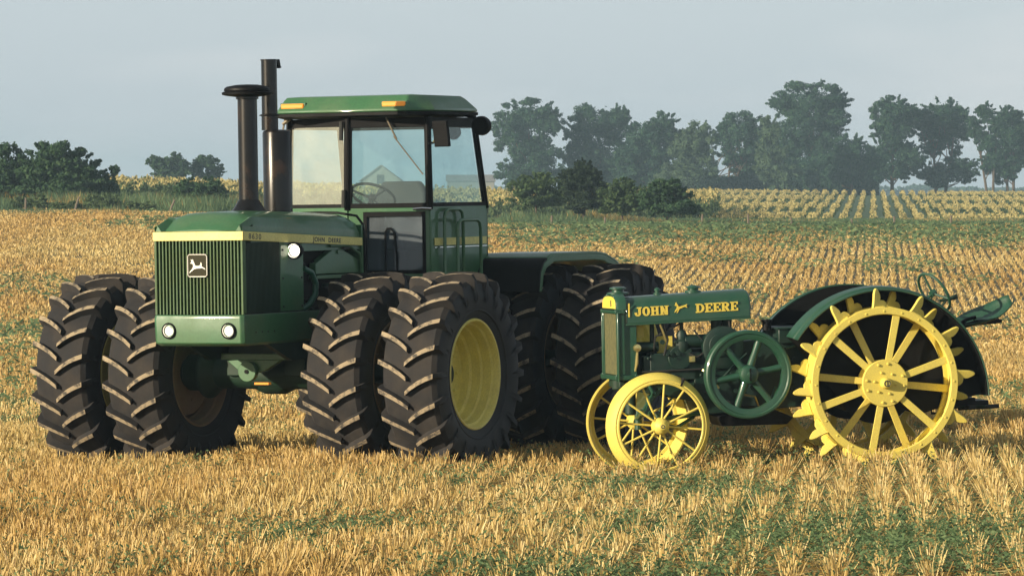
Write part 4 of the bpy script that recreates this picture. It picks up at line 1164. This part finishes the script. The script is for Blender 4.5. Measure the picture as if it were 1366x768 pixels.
# wipers, mirror, work lamps, rails
wp = pA.lerp(pD, .50)
nn = n_
def dpt(f, z, o): return wallpt('A', z).lerp(wallpt('DL', z), f) + nn * o
wi = MB().tube([dpt(.48, 3.33, .03), dpt(.55, 3.22, .05), dpt(.62, 3.10, .04)], .009, 6).tube([dpt(.58, 3.13, .03), dpt(.93, 2.76, .03)], .006, 6)
wi.build('wiper', M['wiper'], big)
pr = lambda f, z, o: wallpt('DR', z).lerp(wallpt('A', z), f) + Vector((.93, -.3, 0)) * o
MB().tube([pr(.02, 3.32, .06), pr(.02, 3.25, .08), pr(-.05, 3.05, .07)], .010, 6).tube([pr(.10, 3.32, .06), pr(.02, 3.27, .09)], .018, 6).build('wiper', M['wiper'], big)
pr2 = lambda f, z, o: wallpt('DR', z).lerp(wallpt('A', z), f) + Vector((.95, -.2, 0)) * o
MB().tube([pr2(.955, 3.28, .045), pr2(.955, 3.10, .05)], .022, 8).build('door_hinge', M['iron'], big)
MB().tube([pr2(.99, 2.62, .04), pr2(.99, 2.45, .045)], .022, 8).build('door_hinge', M['iron'], big)
mi = MB().box(-.02, .02, -.085, .085, -.125, .125, Matrix.Translation((-1.475, 1.015, 3.145)) @ Matrix.Rotation(R(-9), 4, 'Z') @ Matrix.Rotation(R(9), 4, 'Y')).tube([(-1.63, .80, 3.06), (-1.58, .87, 3.06), (-1.50, .98, 3.14), (-1.49, 1.01, 3.18)], .013, 6)
mi.build('mirror', M['black'], big, bevel=.02)
MB().tube([(-1.57, .88, 3.065), (-1.50, .985, 3.15)], .012, 6).build('mirror_arm', M['brass'], big)
wl = MB().lathe([(.0001, -.07), (.05, -.065), (.085, -.035), (.095, 0), (.092, .05), (.08, .06), (.0001, .058)], (-2.29, 1.04, 3.225), 'X', 24)
wl.tube([(-2.4, .80, 3.33), (-2.33, .93, 3.31), (-2.30, .98, 3.26)], .014, 6)
wl.build('work_lamp', M['black'], big)
MB().lathe([(.0001, -.05), (.06, -.045), (.075, .0), (.06, .05), (.0001, .05)], (-2.42, .66, 3.17), 'X', 20).build('speaker', M['black'], big)
for (x0, x1, zt, y) in ((-1.86, -2.25, 2.42, .835), (-1.93, -2.42, 2.315, .94)):
    MB().tube([(x0, y, 1.60), (x0, y, zt - .08), (x0 - .02, y, zt - .025), (x0 - .08, y, zt), (x1 + .08, y, zt), (x1 + .02, y, zt - .025), (x1, y, zt - .08), (x1, y, 1.60)], .017, 10).build('handrail', M['green'], big)
for k, z in enumerate((1.55, 1.25, .95)):
    MB().box(-2.45, -1.85, .80, 1.02, z, z + .03).build('step', M['black'], big)
# rear fenders
for s in (-1, 1):
    y0, y1 = sorted((s * .60, s * 1.47))
    outer = [(-2.60, 1.60), (-2.64, 1.80), (-2.72, 1.90), (-2.92, 1.975), (-3.93, 1.975), (-4.15, 1.955), (-4.38, 1.89), (-4.62, 1.77)]
    inner = [(-4.60, 1.745), (-4.36, 1.862), (-4.14, 1.925), (-3.93, 1.94), (-2.94, 1.94), (-2.75, 1.87), (-2.68, 1.79), (-2.64, 1.60)]
    f_ = MB().prism([(-2.80, 1.935), (-2.92, 1.975)] + outer[4:] + inner[:-3] + [(-2.82, 1.90)], 'XZ', y0, y1)
    MB().prism([(-2.60, 1.60), (-2.64, 1.80), (-2.72, 1.90), (-2.797, 1.933), (-2.817, 1.90), (-2.75, 1.87), (-2.68, 1.79), (-2.64, 1.60)], 'XZ', y0, y1).build('fender_front', M['black'], big, bevel=.006)
    lip = [(-2.62, 1.60), (-2.66, 1.79), (-2.735, 1.885), (-2.93, 1.955), (-3.93, 1.95), (-4.15, 1.93), (-4.37, 1.865), (-4.60, 1.75), (-4.55, 1.70), (-4.34, 1.80), (-4.1, 1.87), (-3.9, 1.885), (-2.96, 1.885), (-2.79, 1.83), (-2.72, 1.76), (-2.68, 1.60)]
    f_.prism(lip, 'XZ', min(s * 1.44, s * 1.4745), max(s * 1.44, s * 1.4745))
    f_.build('fender', M['green'], big, bevel=.012)
MB().box(-3.15, -2.7, -.75, .75, 1.45, 1.80).box(-4.4, -3.2, -.5, .5, 1.45, 1.85).build('fuel_tank', M['green_dark'], big, bevel=.04)
MB().box(-5.6, -4.8, -.06, .06, .55, .60).box(-5.0, -4.9, -.35, .35, .55, 1.2).tube([(-5.0, .42, 1.0), (-5.5, .42, .6)], .03).tube([(-5.0, -.42, 1.0), (-5.5, -.42, .6)], .03).build('hitch', M['iron'], big)

# ------------------------------------------------------------------ the old steel-wheeled tractor
PH = R(12)
old = empty('antique_tractor')
old.matrix_world = Matrix.Translation((3.17, -.615, .081)) @ Matrix.Rotation(-.02, 4, 'Y') @ Matrix.Rotation(math.atan2(-math.sin(PH), -math.cos(PH)), 4, 'Z')
tag(old, 'small antique green tractor with yellow spoked steel wheels and spade lugs', 'tractor')

def rear_wheel(y, s, rot):
    """s: +1 left. outer ring in plane y"""
    w = empty('rear_wheel', old, (0, y, .80))
    b = MB()
    W = -.235 * s
    b.lathe([(.668, 0), (.668, W), (.650, W), (.650, 0)], closed=True, n=96)
    b.lathe([(.672, .012 * s), (.672, -.022 * s), (.612, -.022 * s), (.606, -.004 * s), (.612, .012 * s)], closed=True, n=96)
    b.lathe([(.672, W + .022 * s), (.672, W - .010 * s), (.615, W - .010 * s), (.615, W + .022 * s)], closed=True, n=96)
    for i in range(24):
        a = 2 * PI * i / 24
        b.cyl((.636 * math.cos(a), .010 * s, .636 * math.sin(a)), (.636 * math.cos(a), .018 * s, .636 * math.sin(a)), .010, n=8)
    rim = b.build('rim', M['yellow'], w, bevel=.003); rim.rotation_euler = (0, rot, 0)
    for i in range(12):
        a = R(i * 30 + (2.5 if i % 2 else -2.5)) + R(9)
        yo = (-.015 if i % 2 else -.20) * s
        yi = (-.015 if i % 2 else -.13) * s
        p0 = Vector((.15 * math.cos(a), yi, .15 * math.sin(a))); p1 = Vector((.655 * math.cos(a), yo, .655 * math.sin(a)))
        t = Vector((-math.sin(a), 0, math.cos(a))); n_ = (p1 - p0).cross(t).normalized()
        q = []
        for p, hw in ((p0, .030), (p1, .034)):
            q += [p - t * hw - n_ * .007, p + t * hw - n_ * .007, p + t * hw + n_ * .007, p - t * hw + n_ * .007]
        MB().add(q, [(0, 1, 2, 3), (7, 6, 5, 4), (0, 4, 5, 1), (1, 5, 6, 2), (2, 6, 7, 3), (3, 7, 4, 0)]).build('spoke', M['yellow'], w, bevel=.003)
    h = MB().lathe([(.0001, .012 * s), (.205, .012 * s), (.210, .004 * s), (.210, -.010 * s), (.0001, -.010 * s)], n=56)
    h.lathe([(.11, 0), (.12, -.16 * s), (.20, -.165 * s), (.20, -.185 * s), (.0001, -.185 * s)], n=48)
    h.lathe([(.0001, .075 * s), (.034, .072 * s), (.046, .05 * s), (.050, .01 * s)], n=28)
    for i in range(12):
        a = R(i * 30 + 9)
        for rr, sz in (((.172, .013),) if i % 3 != 1 else ()) + (((.10, .012),) if i % 2 == 0 else ()):
            h.cyl((rr * math.cos(a), .008 * s, rr * math.sin(a)), (rr * math.cos(a), .026 * s, rr * math.sin(a)), sz, sz * .75, 10)
    hb = h.build('hub', M['yellow'], w, bevel=.002)
    MB().lathe([(.026, .074 * s), (.030, .0775 * s), (.026, .079 * s), (.022, .076 * s)], n=20, closed=True).box(-.003, .003, min(.074 * s, .079 * s), max(.074 * s, .079 * s), -.02, .02).build('hub_mark', M['ink'], hb)
    # spade lugs, two staggered rows
    prof = [(-.074, 0), (-.064, .034), (-.056, .080), (-.050, .125), (-.038, .160), (-.024, .174), (-.010, .166), (.004, .142), (.016, .110), (.018, .085), (.010, .066), (.026, .066), (.052, .062), (.074, .044), (.086, .018), (.084, 0)]
    for row, yy, sh in ((0, -.030, 0), (1, -.205, 15)):
        for i in range(12):
            a = R(i * 30 + sh) + rot * 0 + R(-3)
            T = Matrix.Rotation(-a + PI / 2, 4, 'Y') @ Matrix.Translation((0, yy * s, .668))
            # profile drawn at the wheel top: u tangential toward the rear, v outward
            T2 = T @ Matrix.Rotation(R(22), 4, 'Z')
            b = MB().prism([(-u, v) for u, v in prof], 'XZ', -.014, .014, T2)
            b.prism([(-.05, .001), (.05, .001), (.05, .012), (-.05, .012)], 'XZ', -.035, .035, T)
            b.build('lug', M['yellow'], w, bevel=.004)
    return w
rear_wheel(.70, 1, .0)
rear_wheel(-.70, -1, .3)

def front_wheel(y, s):
    w = empty('front_wheel', old, (2.0, y, .47))
    b = MB()
    b.lathe([(.400, .0), (.400, .012 * s), (.412, .014 * s), (.420, .004 * s), (.447, -.030 * s), (.468, -.085 * s), (.470, -.125 * s), (.456, -.128 * s), (.448, -.09 * s), (.402, -.012 * s)], closed=True, n=80)
    b.lathe([(.372, .012 * s), (.380, .020 * s), (.392, .018 * s), (.402, .008 * s), (.400, -.006 * s), (.376, -.004 * s)], closed=True, n=80)
    rim = b.build('rim', M['yellow'], w, angle=25)
    a = R(118); MB().box(.395, .472, -.001, .001, -.008, .008, Matrix.Rotation(-a, 4, 'Y') @ Matrix.Translation((0, -.05 * s, 0)) @ Matrix.Diagonal((1, 70, 1, 1))).build('joint_gap', M['void'], rim)
    for i in range(12):
        a = R(i * 30 + 6); yo = (.0 if i % 2 else -.03) * s; yi = (.02 if i % 2 else -.06) * s
        MB().tube([(.06 * math.cos(a), yi, .06 * math.sin(a)), (.380 * math.cos(a), yo, .380 * math.sin(a))], .0095, 8).build('spoke', M['yellow'], w)
    h = MB().lathe([(.0001, .085 * s), (.028, .082 * s), (.038, .066 * s), (.052, .060 * s), (.070, .035 * s), (.076, .0), (.076, -.05 * s), (.055, -.10 * s), (.04, -.12 * s)], n=36)
    hb = h.build('hub', M['yellow'], w)
    MB().lathe([(.010, .0845 * s), (.014, .0875 * s), (.018, .0845 * s)], n=16).build('hub_mark', M['ink'], hb)
front_wheel(.50, 1); front_wheel(-.48, -1)

# radiator
rb = MB()
rb.box(2.145, 2.30, -.265, .265, .90, 1.475).box(2.30, 2.327, .245, .277, .90, 1.475).box(2.30, 2.327, -.277, -.245, .90, 1.475)
rb.box(2.12, 2.350, -.295, .295, .875, .915).box(2.252, 2.342, -.290, .290, 1.462, 1.488)
for yy in (.302, -.302): rb.cyl((2.322, yy, .86), (2.322, yy, 1.47), .011, n=8)
for xx in (2.332, 2.27, 2.16):
    for yy in (.27, -.27):
        rb.cyl((xx, yy, .865), (xx, yy, .925), .014, n=6)
        if xx > 2.26: rb.cyl((xx, yy, 1.455), (xx, yy, 1.495), .012, n=6)
rad = rb.build('radiator', M['green_old'], old, bevel=.006)
MB().box(2.30, 2.315, -.244, .244, .92, 1.46).build('radiator_screen', M['screen'], rad)
def tsec(x, z0, zt, w, k=9):
    pts = [(w, z0)]
    for i in range(k + 1):
        a = R(8 + (90 - 8) * i / k)
        pts.append((w * math.cos(a) ** .62 if i < k else 0, z0 + (zt - z0) * (.35 + .65 * math.sin(a) ** 1.0) if i < k else zt))
    return [(x, y, z) for y, z in pts] + [(x, -y, z) for y, z in reversed(pts[:-1])]
tk = MB().loft([tsec(2.235, 1.489, 1.640, .279), tsec(2.305, 1.489, 1.637, .279), tsec(2.328, 1.495, 1.622, .268)])
tank = tk.build('radiator_top_tank', M['green_old'], rad, bevel=.005, angle=30)
MB().loft([tsec(2.3285, 1.503, 1.612, .245), tsec(2.333, 1.506, 1.608, .241)]).build('name_plate', M['letter'], tank)
text_part('plate_lettering', 'B', .075, frame3((2.3345, .07, 1.525), (0, 1, 0), (0, 0, 1), (1, 0, 0)), M['ink'], tank, .001)
MB().lathe([(.10, 1.628), (.10, 1.643), (.055, 1.648), (.05, 1.67), (.075, 1.672), (.075, 1.685), (.04, 1.695), (.0001, 1.697)], (2.245, 0, 0), 'Z', 24).build('radiator_cap', M['green_old'], rad)
# tank/bonnet, falls toward the front
hb = MB()
hs = []
for x in (2.248, 2.233, 1.70, 1.112, 1.097):
    zt = 1.604 + (2.2 - x) * .043; z0 = 1.372 + (2.2 - x) * .032
    w = .275 if x not in (2.248, 1.097) else .264
    hs.append(tsec(x, z0, zt if w > .27 else zt - .012, w))
hb.loft(hs)
bon = hb.build('bonnet', M['green_old'], old, bevel=.004, angle=35)
MB().prism([(2.245, 1.353), (2.245, 1.370), (1.10, 1.408), (1.10, 1.390)], 'XZ', .255, .285).prism([(2.245, 1.353), (2.245, 1.370), (1.10, 1.408), (1.10, 1.390)], 'XZ', -.285, -.255).build('bonnet_ledge', M['green_old'], bon, bevel=.003)
MB().prism([(2.208, 1.43), (2.220, 1.43), (2.220, 1.55), (2.208, 1.55)], 'XZ', .276, .284).build('bonnet_piping', M['letter'], bon)
for x, r_ in ((1.885, .035), (1.555, .075)):
    zt = 1.604 + (2.2 - x) * .043
    MB().lathe([(r_, zt - .01), (r_, zt + .012), (r_ * .6, zt + .016), (r_ * .62, zt + .034), (r_ * .85, zt + .036), (r_ * .7, zt + .05), (r_ * .2, zt + .062), (.0001, zt + .063)], (x, 0, 0), 'Z', 20).build('filler_cap', M['green_old'], bon)
# lettering on the side
sl = math.atan(.033)
UX = Vector((-math.cos(sl), 0, math.sin(sl))); UY = Vector((math.sin(sl), 0, math.cos(sl)))
Tt = frame3((2.160, .2770, 1.434), UX * 1.04, UY, (0, 1, 0))
lt = MB(); h_ = .080
xx = 0
for ch_, w_ in (('J', .062), ('O', .066), ('H', .077), ('N', .075)):
    glyph(lt, ch_, xx, w_, h_, .020, Tt); xx += w_ + .0055
lt.build('maker_lettering', M['letter'], bon); lt = MB()
xx = .535
for ch_, w_ in (('D', .076), ('E', .066), ('E', .066), ('R', .076), ('E', .066)):
    glyph(lt, ch_, xx, w_, h_, .020, Tt); xx += w_ + .0055
lt.build('maker_lettering', M['letter'], bon)
MB().prism([(.405 + u * .056, .046 + v * .060) for u, v in DEER_OLD], 'XY', -.003, .0035, Tt).build('deer_mark', M['letter'], bon)

# engine and frame
fr = MB()
fr.prism([(2.3, .87), (2.3, .80), (1.3, .60), (.2, .62), (-.2, .75), (-.2, 1.0), (.4, .92), (1.6, .84)], 'XZ', -.20, .20)
fr.cyl((2.15, 0, .55), (2.15, 0, .88), .05, n=14).cyl((2.27, .06, .78), (2.27, .06, .88), .06, n=12)
fr.box(-1.15, -.2, -.05, .05, .52, .57)
fr.build('frame', M['green_dark'], old, bevel=.015)
en = MB()
en.cyl((1.0, 0, .98), (2.12, 0, .98), .155, n=24).box(1.55, 2.02, -.22, .24, .86, 1.10).cyl((1.75, .02, 1.06), (1.75, .26, 1.06), .11, n=20)
en.box(1.50, 2.08, .16, .235, .93, 1.08)
for x in (1.56, 1.80, 2.04): en.cyl((x, .232, .90), (x, .262, .90), .016, n=6).cyl((x, .232, 1.06), (x, .262, 1.06), .016, n=6)
en.prism([(.45, .60), (1.55, .55), (1.62, .72), (1.62, 1.02), (1.30, 1.18), (.75, 1.22), (.45, 1.1)], 'XZ', -.22, .24)
en.build('crankcase', M['engine'], old, bevel=.015)
v = MB().cyl((1.93, .17, 1.16), (2.16, .17, 1.16), .045, n=16).cyl((1.50, .20, 1.20), (1.70, .20, 1.20), .06, n=16).lathe([(.0001, 1.08), (.055, 1.09), (.075, 1.14), (.07, 1.20), (.045, 1.22), (.05, 1.26), (.03, 1.30)], (1.72, .20, 0), 'Z', 18)
v.cyl((1.72, .20, 1.28), (1.72, .20, 1.40), .018, n=8).cyl((1.38, .12, 1.1), (1.38, .12, 1.40), .05, n=14).cyl((1.28, .05, 1.15), (1.28, .05, 1.42), .06, n=14)
v.cyl((1.98, .16, 1.0), (1.98, .16, 1.38), .022, n=8)
v.build('carburettor', M['engine'], old, bevel=.003)
pipes = MB()
for pts in ([(1.98, .2, 1.1), (1.97, .24, 1.25), (1.80, .24, 1.33), (1.74, .22, 1.36)], [(1.72, .24, 1.12), (1.60, .27, 1.06), (1.50, .27, 1.12), (1.42, .22, 1.2)], [(1.62, .25, 1.30), (1.52, .26, 1.18), (1.42, .26, 1.14), (1.36, .24, 1.25), (1.35, .2, 1.35)],
            [(2.1, .25, .94), (1.5, .27, .955), (1.3, .27, .98)], [(1.9, .25, 1.38), (1.86, .26, 1.22), (1.9, .26, 1.08)], [(1.30, .26, 1.38), (1.28, .28, 1.2), (1.3, .28, 1.0)]):
    pipes.tube(pts, .009, 6)
pipes.build('fuel_pipes', M['iron'], old)
cp = MB().tube([(1.93, .26, 1.36), (1.90, .265, 1.28), (1.88, .262, 1.21)], .011, 6).lathe([(.0001, .30), (.032, .295), (.036, .27), (.030, .25)], (2.145, 0, 1.155), 'Y', 18)
cp.tube([(2.145, .28, 1.12), (2.15, .275, 1.02), (2.165, .27, .95)], [.010, .014, .008], 8)
cp.build('brass_cock', M['brass'], old)
bx = MB().box(1.62, 1.67, -.05, .28, 1.02, 1.07).cyl((1.645, .28, 1.045), (1.645, .295, 1.045), .018, n=8)
bx.build('oil_valve', M['brass'], old)
MB().box(1.79, 1.93, .125, .14, 1.10, 1.25).box(2.05, 2.11, .125, .14, 1.24, 1.36).build('guard_plate', M['yellow'], old)
ed = MB()
r2 = np.random.default_rng(4)
for i in range(26):
    x = r2.uniform(.6, 1.95); z = r2.uniform(.95, 1.22) if x > 1.5 else r2.uniform(.7, 1.15)
    y0 = .235; y1 = .25 + r2.uniform(0, .04)
    MB().cyl((x, y0, z), (x, y1, z), r2.uniform(.010, .03), n=8).build('bolt', M['engine'], old)
gd = MB().lathe([(.19, .245), (.19, .30), (.165, .31), (.0001, .31)], (1.36, 0, 1.14), 'Y', 32).lathe([(.10, .31), (.10, .33), (.06, .335), (.0001, .335)], (1.40, 0, 1.16), 'Y', 24)
gd.build('gear_cover', M['engine'], old, bevel=.004)
gl = MB().box(.40, .85, -.18, .28, 1.16, 1.29).box(-.25, .45, -.30, .30, .72, 1.10).box(.38, .87, -.20, .30, 1.285, 1.305)
gl.build('gear_case', M['engine'], old, bevel=.01)
MB().cyl((.93, .18, 1.28), (.93, .18, 1.37), .04, n=14).cyl((.93, .18, 1.35), (.93, .18, 1.375), .05, n=14).build('breather', M['black'], old)
for pts, r_, m_ in (([(.80, .34, 1.12), (.62, .36, 1.16), (.3, .34, 1.14)], .012, 'green_old'), ([(1.55, .33, .75), (1.25, .36, .62), (.95, .34, .60)], .010, 'iron'), ([(1.45, .30, .80), (1.30, .34, .96), (1.15, .30, 1.08)], .012, 'engine'), ([(1.0, .3, .55), (.95, .36, .68), (.90, .33, .78)], .014, 'green_old'),
                    ([(1.55, .26, .95), (1.50, .32, .90), (1.42, .32, .78)], .012, 'brass'), ([(1.05, .3, .60), (1.10, .36, .70), (1.20, .33, .72)], .010, 'brass')):
    MB().tube(pts, r_, 8).build('control_rod', M[m_], old)
MB().prism([(1.42, .53), (1.38, .44), (.78, .44), (.72, .50), (.95, .60)], 'XZ', -.12, .26).build('sump', M['black'], old, bevel=.01)
# flywheel
fw = MB()
c = (1.20, 0, .905)
fw.lathe([(.380, .445), (.392, .455), (.392, .545), (.380, .556), (.362, .556), (.352, .546), (.336, .546), (.306, .538), (.306, .462), (.33, .448)], c, 'Y', 80, closed=True)
fw.lathe([(.0001, .600), (.022, .598), (.026, .585), (.06, .582), (.078, .57), (.085, .545), (.085, .44), (.05, .40), (.05, .25)], c, 'Y', 36)
for i in range(6):
    a = R(i * 60 - 10)
    p0 = Vector((c[0] + .07 * math.cos(a), .50, c[2] + .07 * math.sin(a))); p1 = Vector((c[0] + .33 * math.cos(a), .50, c[2] + .33 * math.sin(a)))
    fw.tube([p0, p0.lerp(p1, .5), p1], [.036, .029, .033], 12)
fw.build('flywheel', M['green_old'], old, angle=40)
MB().box(1.195, 1.205, .585, .604, .85, .96, None).build('flywheel_slot', M['black'], old)
# front axle and steering
ax = MB().tube([(2.0, -.42, .47), (2.0, -.2, .56), (2.0, .2, .56), (2.0, .46, .47)], .030, 10).cyl((2.0, .38, .40), (2.0, .38, .58), .032, n=10).cyl((2.0, -.35, .40), (2.0, -.35, .58), .032, n=10)
ax.tube([(2.0, .38, .44), (1.82, .36, .45), (1.6, .1, .52)], .016, 8).tube([(1.82, .36, .45), (1.82, -.34, .45)], .014, 8).tube([(2.05, .1, .6), (2.0, .25, .75), (2.05, .18, .88)], .018, 8)
ax.tube([(1.9, .0, .50), (.9, .0, .62)], .022, 8).tube([(1.95, .3, .52), (1.1, .12, .62)], .018, 8).tube([(1.92, .12, .58), (1.80, .14, .70), (1.88, .14, .82)], .012, 6)
for yy in (.1, .2, .28): ax.tube([(2.0 + yy * .3, yy, .56), (2.02, yy, .70), (1.93, yy, .78)], .013, 6)
ax.build('front_axle', M['green_old'], old)
# fenders
def circ(p, q, r_):
    ax_, ay = p; bx_, by = q; cx_, cy = r_
    d_ = 2 * (ax_ * (by - cy) + bx_ * (cy - ay) + cx_ * (ay - by))
    ux_ = ((ax_ ** 2 + ay ** 2) * (by - cy) + (bx_ ** 2 + by ** 2) * (cy - ay) + (cx_ ** 2 + cy ** 2) * (ay - by)) / d_
    uy_ = ((ax_ ** 2 + ay ** 2) * (cx_ - bx_) + (bx_ ** 2 + by ** 2) * (ax_ - cx_) + (cx_ ** 2 + cy ** 2) * (bx_ - ax_)) / d_
    return ux_, uy_, math.hypot(ax_ - ux_, ay - uy_)
Cx, Cz, Cr = circ((.82, 1.225), (-.081, 1.652), (-.985, .72))
a0 = math.degrees(math.atan2(1.225 - Cz, .82 - Cx)); a1 = math.degrees(math.atan2(.66 - Cz, -.985 - Cx)) % 360
for s in (1, -1):
    yp = .44 * s
    arcp = arc(Cx, Cz, Cr - .006, a0, a1, 40)
    low = [(-.93, .66), (-.60, .56), (-.40, .50)] + arc(0, .80, .37, 225, 330, 10) + [(.50, .85), (.72, 1.12)]
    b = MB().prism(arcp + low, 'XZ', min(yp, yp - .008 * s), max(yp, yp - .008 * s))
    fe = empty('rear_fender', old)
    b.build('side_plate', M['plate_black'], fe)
    # rolled top band: outer arc strip with a centre bead
    t = MB(); n = 44
    secs = []
    for i in range(n + 1):
        f = i / n; a = R(a0 + (a1 - a0) * f)
        wd = .21
        dp = .040 * (1 - .8 * f)
        prof = [(.004 - dp, .010 + wd), (.004 - dp * .75, wd * .80), (.014 - dp * .7, wd * .76), (.014 - dp * .5, wd * .60), (.004 - dp * .4, wd * .55), (.004, -.010), (-.008, -.010), (-.008 - dp, .010 + wd)]
        secs.append([(Cx + (Cr + dr_) * math.cos(a), yp + dy * s, Cz + (Cr + dr_) * math.sin(a)) for dr_, dy in prof])
    t.loft(secs)
    t.build('fender_top', M['green_old'], fe, angle=30)
    t = MB(); secs = []
    for i in range(n + 1):
        f = i / n; a = R(a0 + (a1 - a0) * f); dp = .040 * (1 - .8 * f)
        prof = [(-.011 - dp, wd), (-.011, .0), (-.017, .0), (-.017 - dp, wd)]
        secs.append([(Cx + (Cr + dr_) * math.cos(a), yp + dy * s, Cz + (Cr + dr_) * math.sin(a)) for dr_, dy in prof])
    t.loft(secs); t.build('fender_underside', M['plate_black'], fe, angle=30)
    t = MB().tube([(Cx + (Cr - .004 - .040 * (1 - .8 * i / n)) * math.cos(R(a0 + (a1 - a0) * i / n)), yp + .22 * s, Cz + (Cr - .004 - .040 * (1 - .8 * i / n)) * math.sin(R(a0 + (a1 - a0) * i / n))) for i in range(n + 1)], .008, 6)
    t.build('fender_edge', M['green_old'], fe)
hs_ = MB().cyl((0, -.70, .80), (0, .70, .80), .055, n=16).cyl((0, -.33, .80), (0, .33, .80), .30, n=32).box(-.3, .5, -.3, .3, .62, 1.0)
hs_.build('rear_axle', M['black'], old, bevel=.01)
pf = MB().box(-.95, -.25, -.34, .34, .60, .63).box(-1.12, -.3, -.20, .20, .555, .595).tube([(-.55, .30, .62), (-.55, .30, .50), (-.80, .30, .48)], .012, 6)
pf.build('platform', M['black'], old)
MB().tube([(-.9, .0, .52), (-1.28, .0, .53)], .02, 8).box(-1.0, -.94, -.2, .2, .52, .56).build('drawbar', M['iron'], old)
# steering wheel
cw = Vector((-.69, .0, 1.575)); nw = Vector((-.80, -.26, .50)).normalized(); e1 = Vector((0, 1, 0)); e1 = (e1 - nw * e1.dot(nw)).normalized(); e2 = nw.cross(e1)
sw = MB().tube([cw + (e1 * math.cos(a) + e2 * math.sin(a)) * .195 for a in [2 * PI * i / 36 for i in range(36)]], .013, 8, closed=True)
for a in (R(30), R(150), R(270)): sw.tube([cw - nw * .02, cw + (e1 * math.cos(a) + e2 * math.sin(a)) * .19], .010, 6)
sw.cyl(cw - nw * .04, cw + nw * .01, .03, n=12).tube([cw, Vector((-.40, .0, 1.33)), Vector((.3, .0, 1.15))], .014, 8)
sw.build('steering_wheel', M['green_old'], old)
MB().tube([(-.60, .1, 1.20), (-.70, .12, 1.42), (-.76, .12, 1.50)], .013, 8).tube([(-.70, .12, 1.50), (-.80, .12, 1.515), (-.865, .12, 1.535)], [.014, .018, .024], 8).build('lever', M['green_dark'], old)
# seat
se = MB(); nu, nv = 14, 10; secs = []
Ts = Matrix.Translation((-1.19, 0, 1.345)) @ Matrix.Rotation(R(17), 4, 'Y') @ Matrix.Rotation(R(-11), 4, 'X')
grid = []
for i in range(nu + 1):
    f = i / nu; x = .26 - .52 * f
    hw = .225 * math.sin(PI * min(1, .10 + f * .86)) ** .55
    for j in range(nv + 1):
        g_ = -1 + 2 * j / nv
        z = .060 * abs(g_) ** 2.2 + .10 * max(0, f - .55) ** 1.5 * 2.2 - .02
        grid.append(Ts @ Vector((x, hw * g_, z)))
fs = [(i * (nv + 1) + j, i * (nv + 1) + j + 1, (i + 1) * (nv + 1) + j + 1, (i + 1) * (nv + 1) + j) for i in range(nu) for j in range(nv)]
so = MB().add(grid, fs).build('seat', M['green_old'], old, recalc=False, angle=60)
sd = so.modifiers.new('thickness', 'SOLIDIFY'); sd.thickness = .008
MB().tube([(-.55, 0, 1.06), (-.85, 0, 1.24), (-1.05, 0, 1.285), (-1.30, 0, 1.30)], .022, 8).box(-1.31, -1.07, -.05, .05, 1.285, 1.315).tube([(-.90, .03, 1.27), (-.98, .03, 1.32), (-1.07, .02, 1.34)], .018, 6).build('seat_spring', M['black'], so)
